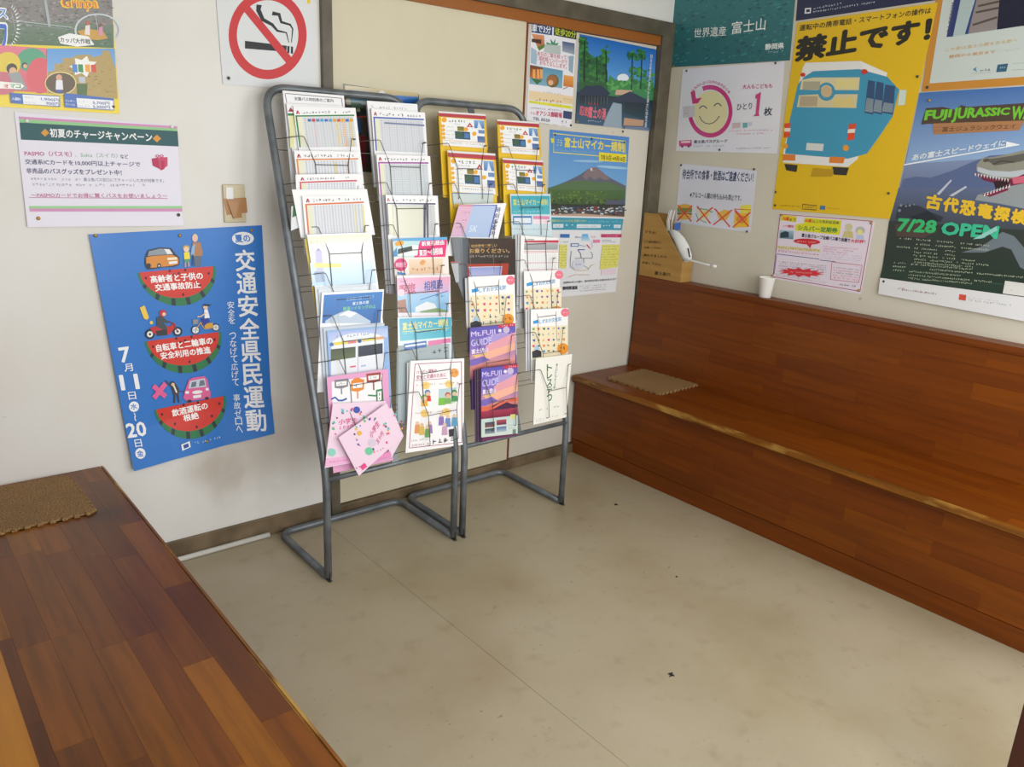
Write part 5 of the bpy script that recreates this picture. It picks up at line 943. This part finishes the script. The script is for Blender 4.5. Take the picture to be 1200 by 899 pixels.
for a in ((172, 318, 238, 350, '#a8a48c'), (300, 310, 380, 345, '#dccf8c'), (160, 376, 228, 415, '#b0a084'), (290, 380, 368, 418, '#d8c480')): s.Q((a[0], a[1]), (a[2], a[1]), (a[2]-3, a[3]), (a[0]-4, a[3]), a[4])
for x0, x1, t in ((425, 452, 312), (458, 486, 318), (492, 530, 330)): s.P([(x0, t), (x1, t+6), (x1-8, 448), (x0-16, 440)], '#2c4c74'); s.P([(x0-6, t+70), (x1-6, t+75), (x1-10, 440), (x0-14, 435)], '#7c8c98')
s.D(170, 292, 10, '#c83428', 8); s.D(410, 280, 13, '#c83428', 10); s.P([(350, 485), (378, 482), (370, 545), (342, 548)], '#d84c24'); s.Q((346, 505), (375, 503), (373, 518), (344, 520), '#e8dcd0'); s.P([(98, 482), (122, 480), (118, 535), (95, 538)], '#d84c24'); s.Q((98, 500), (122, 500), (121, 514), (97, 514), '#e8dcd0'); s.D(338, 578, 12, '#e0982c'); s.D(102, 570, 10, '#e0982c')
s.P([(185, 558), (252, 562), (248, 590), (182, 586)], '#d0d4d0'); s.P([(95, 602), (345, 620), (340, 652), (92, 635)], '#e0e0de'); s.P([(93, 602), (142, 604), (140, 628), (92, 626)], '#d87c2c'); s.P([(275, 612), (335, 614), (328, 638), (272, 636)], '#d87c2c'); s.P([(98, 640), (150, 645), (145, 672), (105, 665)], '#2c2a28'); s.P([(285, 652), (350, 655), (340, 685), (290, 682)], '#2c2a28'); s.P([(210, 655), (290, 662), (285, 690), (200, 690)], '#b8920c')
s.P([(548, 350), (575, 352), (568, 410), (540, 412)], '#c9d8cc'); s.S(75, 805, 158, 810, 6, '#5c4a18'); s.Ln([(170, 798), (225, 803), (222, 820), (168, 816), (170, 798)], 3, '#5c4a18'); s.S(178, 812, 216, 815, 8, '#5c4a18'); s.Q((238, 803), (258, 804), (256, 820), (236, 818), '#3c74a0'); s.S(264, 815, 312, 820, 6, '#8c741c')
s.done(); s.pins([(64, 750, 'k'), (505, 755, 'k'), (618, 299, 'k'), (62, 802, 'k')])
s = Sheet('poster', 'navy poster whose bottom strip shows above the yellow phone-ban poster', 'poster', WB(.0016), [(950, -190), (1140, -240), (1101, -.5), (932.5, 24.5)], '#1c2448', M_gloss)
s.view(890, 0, 3.332); s.P([(178, 32), (202, 30), (200, 52), (176, 54)], '#d8dce4'); s.P([(183, 37), (197, 36), (196, 47), (182, 48)], '#1c2448'); s.S(210, 38, 322, 18, 10, '#b8c0d4'); s.S(208, 52, 452, 12, 9, '#c8ccd8', dens=.95); s.done()
s = Sheet('notice', 'small busy notice with yellow headings and red bursts, below the yellow poster', 'notice', WB(.0012), [(914.2, 249.5), (1025, 259.5), (1008.5, 345), (904.2, 326)], '#e0d6e4', M_paper)
s.view(900, 240, 8.17)
for l in ([(118, 90), (1000, 158)], [(1000, 158), (880, 835)], [(880, 828), (48, 688)], [(48, 688), (118, 92)]): s.Ln(l, 7, '#a4485c')
s.P([(130, 95), (275, 112), (270, 165), (120, 150)], '#dcc82c'); s.P([(350, 122), (705, 150), (685, 290), (262, 245), (268, 185), (345, 178)], '#d8d420'); s.T('70歳', 140, 148, 200, 152, 34, '#d8481c', .04); s.T('まで', 205, 155, 268, 160, 28, '#3c3c20', .01); s.T('65歳', 355, 165, 415, 170, 32, '#d8481c', .04); s.T('以上の免許証返納', 422, 172, 678, 188, 32, '#34403c', .01); s.T('シルバー定期券', 285, 242, 662, 270, 48, '#208048', .03); s.S(140, 215, 178, 218, 20, '#c84868', n=2); s.T('2割引', 182, 216, 245, 222, 26, '#c8305c', .03); s.T('富士急グループ全線バス乗り放題で', 322, 308, 785, 360, 36, '#2c3050', .03); s.T('大好評！', 790, 362, 930, 372, 34, '#d8485c', .03)
s.Q((115, 240), (248, 250), (243, 330), (110, 320), '#9cbccc', '#5c7c90'); s.P([(120, 270), (165, 252), (200, 262), (200, 312), (120, 315)], '#28404c'); s.D(775, 215, 36, '#c9c49c'); s.P([(715, 310), (735, 250), (812, 255), (818, 320)], '#c8bc7c'); s.D(885, 245, 44, '#b4b8b4', 36); s.D(882, 262, 26, '#e4dc88'); s.P([(840, 325), (855, 290), (915, 292), (922, 332)], '#b4c4e4')
s.D(375, 352, 128, '#cc2c34', 28, .05); s.P([(370, 375), (420, 378), (405, 418)], '#cc2c34'); s.S(280, 358, 460, 368, 16, '#f0c8cc'); s.P([(90, 390), (505, 425), (500, 455), (85, 420)], '#d8cc9c'); s.S(100, 415, 495, 450, 20, '#8c6c4c', dens=1); s.S(95, 450, 490, 490, 20, '#c84c7c', dens=1)
for k in range(3): s.S(525, 405+20*k, 880-k*60, 432+20*k, 13, '#c84c88')
for k in range(3): s.S(510, 470+22*k, 900, 500+22*k, 10, '#9890a8', dens=.7)
for l in ([(85, 470), (495, 520)], [(85, 480), (60, 665)], [(500, 530), (650, 545)]): s.Ln(l, 5, '#3c4c9c')
for k in range(4): s.S(100, 550+20*k, 560, 592+18*k, 12, '#4c4c68', dens=.75)
n_ = 26; s.P([(320+(235 if k % 2 else 165)*math.cos(2*PI*k/n_), 648+(46 if k % 2 else 26)*math.sin(2*PI*k/n_)+12*math.cos(2*PI*k/n_)) for k in range(n_)], '#d0303c'); s.S(215, 648, 420, 665, 14, '#f0c0c4')
for l in ([(615, 548), (905, 580)], [(905, 580), (870, 745)], [(870, 745), (600, 715)], [(600, 715), (615, 548)]): s.Ln(l, 4, '#b83c54')
for k in range(5): s.S(625, 605+24*k, 875-k*3, 632+24*k, 13, ('#4c4458', '#cc4c64', '#4c4458', '#cc4c64', '#cc4c64')[k], dens=.85)
s.S(75, 680, 560, 750, 10, '#6c6478'); s.S(75, 665, 500, 715, 9, '#8c6c80'); s.S(680, 770, 850, 795, 22, '#4c4c5c')
s.done(); s.pins([(135, 98, 'b'), (990, 175, 'b'), (45, 680, 'b'), (872, 820, 'b')])
s = Sheet('poster', 'white poster with an orange border and dark photo, cut by the top right corner', 'poster', WB(.0016), [(1120, -150), (1290, -190), (1228, 97.5), (1079.8, 107.5)], '#c08430', M_gloss)
s.view(1080, 0, 8.175); s.Q((300, -600), (1500, -700), (1250, 715), (75, 800), '#c2ccc8'); s.Q((375, -300), (560, -310), (440, 330), (300, 350), '#a9bcbe'); s.P([(330, -100), (395, -100), (300, 350), (238, 355)], '#26346c'); s.P([(540, -100), (580, -100), (455, 325), (415, 328)], '#24407c'); s.Q((555, -120), (800, -140), (715, 285), (445, 325), '#8c8078', '#8c8484')
for a, b in (((540, 60), (760, 10)), ((520, 120), (740, 75)), ((490, 240), (725, 165))): s.Ln([a, b], 20, '#4c4440')
s.P([(760, -140), (1400, -200), (1290, 200), (720, 285)], '#0c1430'); s.Q((1000, -200), (1400, -200), (1290, 240), (950, 250), '#0a0f24'); s.S(395, 85, 470, 78, 14, '#c0a070'); s.VT('西日本', 305, 20, 250, 330, 26, '#4c5070')
s.T('この夏は富士の麓を走る旅へ', 225, 495, 915, 400, 34, '#c8a45c', .004); s.T('静岡から東京まで', 262, 560, 700, 510, 32, '#c8904c', .01); s.S(790, 500, 975, 470, 26, '#b8bcb0'); s.P([(490, 665), (530, 640), (520, 665), (535, 690)], '#3c84b4'); s.S(560, 690, 668, 678, 26, '#5c7080', n=3, dens=1); s.S(475, 710, 665, 695, 10, '#808c94'); s.P([(730, 620), (830, 608), (812, 685), (715, 692)], '#2c5c78'); s.S(745, 665, 805, 655, 20, '#b4ccd8', n=3, dens=1); s.Ln([(870, 610), (1000, 600)], 3, '#8c989c'); s.Ln([(860, 672), (1000, 662)], 3, '#8c989c')
s.done(); s.pins([(58, 838, 'k')])
s = Sheet('poster', 'blue dinosaur exhibition poster with green title and open jaws, right edge of the photo', 'poster', WB(.0016), [(1078.3, 109.2), (1232, 98), (1215, 375.5), (1031.5, 344)], '#d9dadc', M_gloss, warp=lambda a, b: .008*max(0, b-.85)/.15, grid=(8, 40))
s.view(1030, 100, 6.918); s.Q((334, 66), (1400, 0), (1290, 1650), (12, 1560), '#3c68a8', '#2c4438'); s.Q((330, 60), (1400, -6), (1360, 560), (215, 640), '#3f6cac', '#8caad0'); s.Q((212, 640), (1360, 560), (1340, 900), (150, 900), '#7c8cb0', '#586484')
s.P([(200, 760), (300, 740), (420, 750), (600, 690), (760, 620), (900, 570), (1300, 540), (1340, 900), (155, 900)], '#54648c')
s.view(1030, 220, 5.8); s.Q((135, 0), (1150, 0), (1140, 300), (70, 230), '#5a6788', '#3c444c'); s.Q((70, 225), (1150, 300), (1080, 760), (14, 612), '#2c3430', '#1c3428'); s.P([(130, 130), (200, 110), (280, 125), (340, 160), (440, 200), (420, 235), (250, 200), (110, 215)], '#2c3440'); s.P([(200, 200), (340, 158), (420, 225), (300, 240)], '#1c2430'); s.P([(560, 440), (700, 400), (840, 300), (920, 330), (1100, 540), (1100, 620), (960, 540), (900, 420), (840, 400), (720, 440)], '#68747c'); s.P([(110, 250), (250, 230), (400, 300), (300, 340), (120, 330)], '#4c3c38')
for x, y, r in ((150, 120, 9), (185, 125, 7), (210, 120, 8), (240, 115, 6), (140, 155, 10)): s.D(x, y, r, '#7c8898')
# tyrannosaur head
s.view(1030, 100, 6.918); s.P([(795, 640), (840, 590), (940, 580), (1060, 555), (1200, 520), (1400, 500), (1380, 700), (1180, 730), (1080, 760), (960, 755), (850, 730), (790, 690)], '#8c8c80'); s.P([(850, 600), (960, 590), (1080, 570), (1200, 545), (1380, 520), (1380, 560), (1140, 620), (940, 650), (900, 625)], '#5c5a54'); s.P([(800, 660), (900, 690), (1060, 700), (1200, 680), (1200, 730), (1080, 745), (940, 740), (800, 700)], '#b4bcc4'); s.D(870, 608, 26, '#54483c', 14, -.2); s.Ln([(920, 640), (1000, 612), (1100, 625)], 9, '#3c342c')
s.P([(770, 705), (860, 735), (960, 760), (1090, 755), (1176, 720), (1300, 760), (1150, 850), (960, 930), (830, 900), (960, 850), (930, 790), (850, 770)], '#6c1c38'); s.P([(930, 780), (1060, 765), (1050, 820), (950, 850)], '#28101c'); s.P([(1080, 750), (1200, 730), (1190, 790), (1090, 800)], '#c86078'); s.P([(800, 890), (1000, 830), (1200, 790), (1300, 780), (1320, 900), (1180, 1000), (980, 960), (780, 930)], '#8c9498'); s.P([(830, 885), (1000, 840), (1040, 810), (1050, 850), (900, 905)], '#7c1c40')
for k in range(12): x = 778+k*24; y = 712+k*4.2; s.P([(x, y), (x+13, y+3), (x+4, y+30)], '#d8dcdc'); s.lv -= .000026
for k in range(9): x = 850+k*25; y = 900-k*9; s.P([(x, y), (x+14, y-3), (x+12, y-32)], '#d8dcdc'); s.lv -= .000026
s.P([(470, 880), (585, 762), (592, 775), (490, 890)], '#b8c0cc'); s.P([(570, 895), (705, 815), (715, 828), (600, 900)], '#b8c0cc')
s.P([(345, 320), (350, 290), (385, 185), (520, 175), (620, 200), (670, 160), (720, 175), (1400, 130), (1400, 290), (700, 300), (590, 320), (400, 312)], '#4c3c30'); s.T('FUJI', 368, 305, 575, 275, 100, '#6cc030', .05, h2=80); s.T('JURASSIC', 590, 300, 1050, 252, 118, '#6cc030', .05, h2=70); s.T('WAY', 1070, 278, 1290, 262, 105, '#6cc030', .05, h2=90)
s.P([(440, 310), (1180, 285), (1140, 365), (445, 400)], '#a87850'); s.Ln([(445, 340), (1160, 318)], 3, '#8c6040'); s.Ln([(445, 370), (1150, 345)], 3, '#8c6040'); s.T('富士ジュラシックウェイ', 512, 378, 1105, 350, 40, '#4c2c18', .01)
s.T('あの富士スピードウェイに', 268, 612, 1020, 490, 52, '#dfe6ec', .03); s.Ln([(205, 645), (1140, 480)], 10, '#eceff2'); s.P([(1035, 455), (1140, 480), (1030, 498)], '#eceff2')
s.view(1030, 220, 5.8)
for i, ch in enumerate('古代恐竜探検隊'): x, y = 318+i*116, 135+i*20; s.T(ch, x, y, x+96, y+16, 92, '#e0b828', .06); s.lv -= .000026
s.lv += .0001
s.T('7/28', 125, 292, 380, 306, 82, '#34b46c', .05); s.T('OPEN', 425, 315, 800, 345, 82, '#38b890', .05); s.P([(640, 350), (800, 262), (808, 290), (700, 345)], '#8cc8c0')
for y, segs in ((345, ((140, 222), (250, 370), (390, 525), (555, 750))), (375, ((250, 350), (385, 525), (560, 750))), (405, ((120, 215), (240, 400), (450, 522))), (432, ((235, 400), (445, 520))), (455, ((235, 400), (430, 520), (560, 670))), (478, ((240, 540), (560, 750))), (500, ((240, 640),)), (515, ((100, 185), (215, 640))), (540, ((95, 185), (345, 640), (665, 985))), (565, ((95, 175), (205, 560))), (590, ((200, 320), (330, 770))), (612, ((200, 640),))):
    for a, b in segs: s.S(a, y+(a-100)*.085, b, y+(b-100)*.085, 13, '#c4d0b4', dens=.95)
s.P([(860, 632), (1100, 665), (1080, 750), (845, 718)], '#d4d4d0'); s.S(895, 702, 935, 706, 12, '#50504c'); s.P([(14, 612), (1150, 765), (1150, 935), (5, 720)], '#d9dadc'); s.S(130, 690, 400, 728, 16, '#b8404c', dens=.5); s.S(160, 698, 400, 730, 14, '#3c3c44', dens=.9); s.P([(552, 722), (600, 728), (597, 768), (548, 760)], '#c84c3c'); s.S(612, 770, 905, 805, 14, '#8c9094'); s.S(612, 750, 820, 775, 8, '#a4a8ac')
s.done(); s.pins([(38, 636, 'k')]); s.view(1030, 100, 6.918); s.pins([(408, 122, 'b')])

# ================================================================ THINGS ON THE BACKREST LEDGE
# cardboard holder: open-topped slanting file box
def cbox():
    X0, X1, y0, y1, zb, zt, zl = -.084, -.012, -.006, -.262, .8500, 1.150, .948; t = .004; yk = -.090
    r = empty('cardboard_holder', (-.05, -.13, .85)); tag(r, 'brown cardboard file box with handwriting standing in the corner on the bench back', 'box'); inv = Matrix.Translation(-r.location)
    prof = [(y0, zb), (y1, zb), (y1, zl), (yk, zt), (y0, zt)]
    def panel(name, x, lab=None):
        vs = [(x, y, z) for y, z in prof]+[(x+t, y, z) for y, z in prof]; n = 5
        o = mesh(name, vs, [tuple(range(n))[::-1], tuple(range(n, 2*n))]+[(i, (i+1) % n, n+(i+1) % n, n+i) for i in range(n)], M_card, r); o.data.transform(inv)
        bm = bmesh.new(); bm.from_mesh(o.data); bmesh.ops.recalc_face_normals(bm, faces=bm.faces); bm.to_mesh(o.data); bm.free(); return o
    f = panel('side_panel', X0); panel('side_panel', X1)
    for nm, a in (('end_panel', (X0+t, y1, zb, X1, y1+t, zl)), ('back_panel', (X0+t, y0-t, zb, X1, y0, zt)), ('base_panel', (X0+t, y1+t, zb, X1, y0-t, zb+t))):
        o = box(nm, *a, M_card, r); o.data.transform(inv)
    # handwriting in brown marker
    vs, fs = [], []; P = Vector((-1, 0, 0)); px = -X0+.0004
    def w(txt, q):
        g, gf, _d = glyphs(txt); b = len(vs); tl, tr, br, bl = [hit(745+u/8.17, 230+v/8.17, P, px) for u, v in q]
        for k, (wx, wy) in enumerate(weights(.022)):
            b = len(vs); wx /= _d[0]; wy /= _d[1]
            for a, c in g: a += wx; c += wy; vs.append(bl*(1-a)*(1-c)+br*a*(1-c)+tr*a*c+tl*(1-a)*c-Vector((.00001*k, 0, 0)))
            fs.extend(tuple(b+i for i in f) for f in gf)
    w('うちわ', [(90, 325), (195, 340), (192, 365), (85, 350)]); w('ご自由に', [(85, 425), (240, 428), (238, 450), (82, 445)]); w('お使いください', [(82, 480), (248, 488), (245, 508), (78, 500)]); w('終わりましたら', [(80, 550), (295, 570), (292, 592), (76, 575)]); w('お戻し下さい', [(65, 620), (240, 645), (236, 668), (60, 645)]); w('富士急行', [(185, 715), (335, 735), (330, 765), (180, 752)])
    o = mesh('handwriting', vs, fs, M_ink, r); o.data.transform(inv); o['kind'] = 'stuff'
cbox()
# paper-plastic hand fans stuck in the holder
def fan():
    a = Vector((-.055, -.125, 1.165)); b = Vector((-.060, -.285, 1.00)); h0 = Vector((-.062, -.285, .975)); h1 = Vector((-.075, -.452, .951))
    r = empty('hand_fan', (-.055, -.15, 1.0)); tag(r, 'white plastic hand fan leaning out of the cardboard holder, handle pointing right', 'fan'); inv = Matrix.Translation(-r.location)
    q = lambda u, v, x: hit(745+u/8.17, 230+v/8.17, Vector((-1, 0, 0)), -x)
    out = [(300, 330), (345, 395), (365, 470), (400, 560), (430, 625), (480, 635), (530, 615), (528, 560), (500, 470), (460, 400), (405, 340), (365, 322)]
    f = [q(u, v, -.072) for u, v in out]; g = [p+Vector((.006, 0, 0)) for p in f]; c0, c1 = Vector((0, 0, 0)), Vector((0, 0, 0))
    for p in f: c0 += p/len(f)
    cf = c0+Vector((-.006, 0, 0)); vs = f+g+[cf, c0+Vector((.006, 0, 0))]; n = len(f)
    fs = [(i, (i+1) % n, 2*n) for i in range(n)]+[(n+(i+1) % n, n+i, 2*n+1) for i in range(n)]+[((i+1) % n, i, n+i, n+(i+1) % n) for i in range(n)]
    o = mesh('blade', vs, fs, M_white, r, True); o.data.transform(inv)
    bm = bmesh.new(); bm.from_mesh(o.data); bmesh.ops.recalc_face_normals(bm, faces=bm.faces); bm.to_mesh(o.data); bm.free()
    ribs = []
    for k, (a_, b_) in enumerate((((325, 135), (302, 330)), ((350, 130), (325, 345)), ((375, 135), (345, 350)), ((338, 132), (312, 338)))):
        ribs.append([q(*a_, -.060-.003*k), q((a_[0]+b_[0])/2-14, (a_[1]+b_[1])/2, -.064-.003*k), q(*b_, -.070)])
    o = tube('rib', ribs, .0022, M_white, r, 6); o.data.transform(inv)
    o = tube('handle', [[q(430, 600, -.072), q(520, 612, -.074), q(640, 645, -.078), q(765, 672, -.080)]], .0045, M_white, r, 8); o.data.transform(inv); o['label'] = 'thin white handle'
    o = tube('grip_end', [[q(720, 664, -.079), q(770, 674, -.080)]], .0065, M_white, r, 8); o.data.transform(inv)
    f = [q(u, v, -.066) for u, v in ((360, 265), (430, 250), (425, 320), (375, 330))]; g = [p+Vector((.002, 0, 0)) for p in f]
    o = mesh('blue_tag', f+g, [(0, 1, 2, 3), (7, 6, 5, 4), (0, 4, 5, 1), (1, 5, 6, 2), (2, 6, 7, 3), (3, 7, 4, 0)], M_blue, r); o.data.transform(inv); o['label'] = 'small blue tag'
    o = mesh('slot', [q(u, v, -.079) for u, v in ((492, 495), (508, 500), (525, 585), (512, 585))], [(0, 1, 2, 3)], M_gapdark, r); o.data.transform(inv); o['label'] = 'dark slot in the blade'
fan()
def cup():
    c = Vector((-.043, -.690, .8497)); prof = [(.0235, 0), (.0245, .001), (.0335, .082), (.0345, .083), (.0350, .0845), (.0342, .086), (.0328, .0848), (.0322, .082), (.0228, .003), (0.0001, .003)]
    vs, fs = [], []; n = 28
    for r, z in prof:
        for k in range(n): a = 2*PI*k/n; vs.append((c.x+r*math.cos(a), c.y+r*math.sin(a), c.z+z))
    for i in range(len(prof)-1):
        for k in range(n): fs.append((i*n+k, i*n+(k+1) % n, (i+1)*n+(k+1) % n, (i+1)*n+k))
    fs.append(tuple(range(n))[::-1])
    tag(mesh('paper_cup', vs, fs, M_cup, None, True), 'plain white paper cup standing on top of the bench back', 'cup')
cup()

# dark marks dropped on the floor: chips of black tape or dirt lying there
for x, y, rad, sd, lab in ((787, 791, .011, 1, 'black scrap on the open floor, nearest the camera'), (722, 591.5, .010, 2, 'black scrap on the floor near the bench, below the mat'), (793, 676, .005, 3, 'tiny dark speck on the floor, nearest the bench centre')):
    p = hit(x, y, Vector((0, 0, 1)), 0); rr = random.Random(sd); bm = bmesh.new(); n = 9
    v0 = [bm.verts.new((p.x+rad*(1.2 if k % 2 else .5)*math.cos(2*PI*k/n)*rr.uniform(.6, 1.2), p.y+rad*rr.uniform(.5, 1)*math.sin(2*PI*k/n), .0002)) for k in range(n)]
    f = bm.faces.new(v0); e = bmesh.ops.extrude_face_region(bm, geom=[f]); [setattr(v.co, 'z', .0018) for v in e['geom'] if isinstance(v, bmesh.types.BMVert)]; bmesh.ops.recalc_face_normals(bm, faces=bm.faces)
    tag(bmobj('dirt_scrap', bm, M_gapdark), lab, 'scrap')
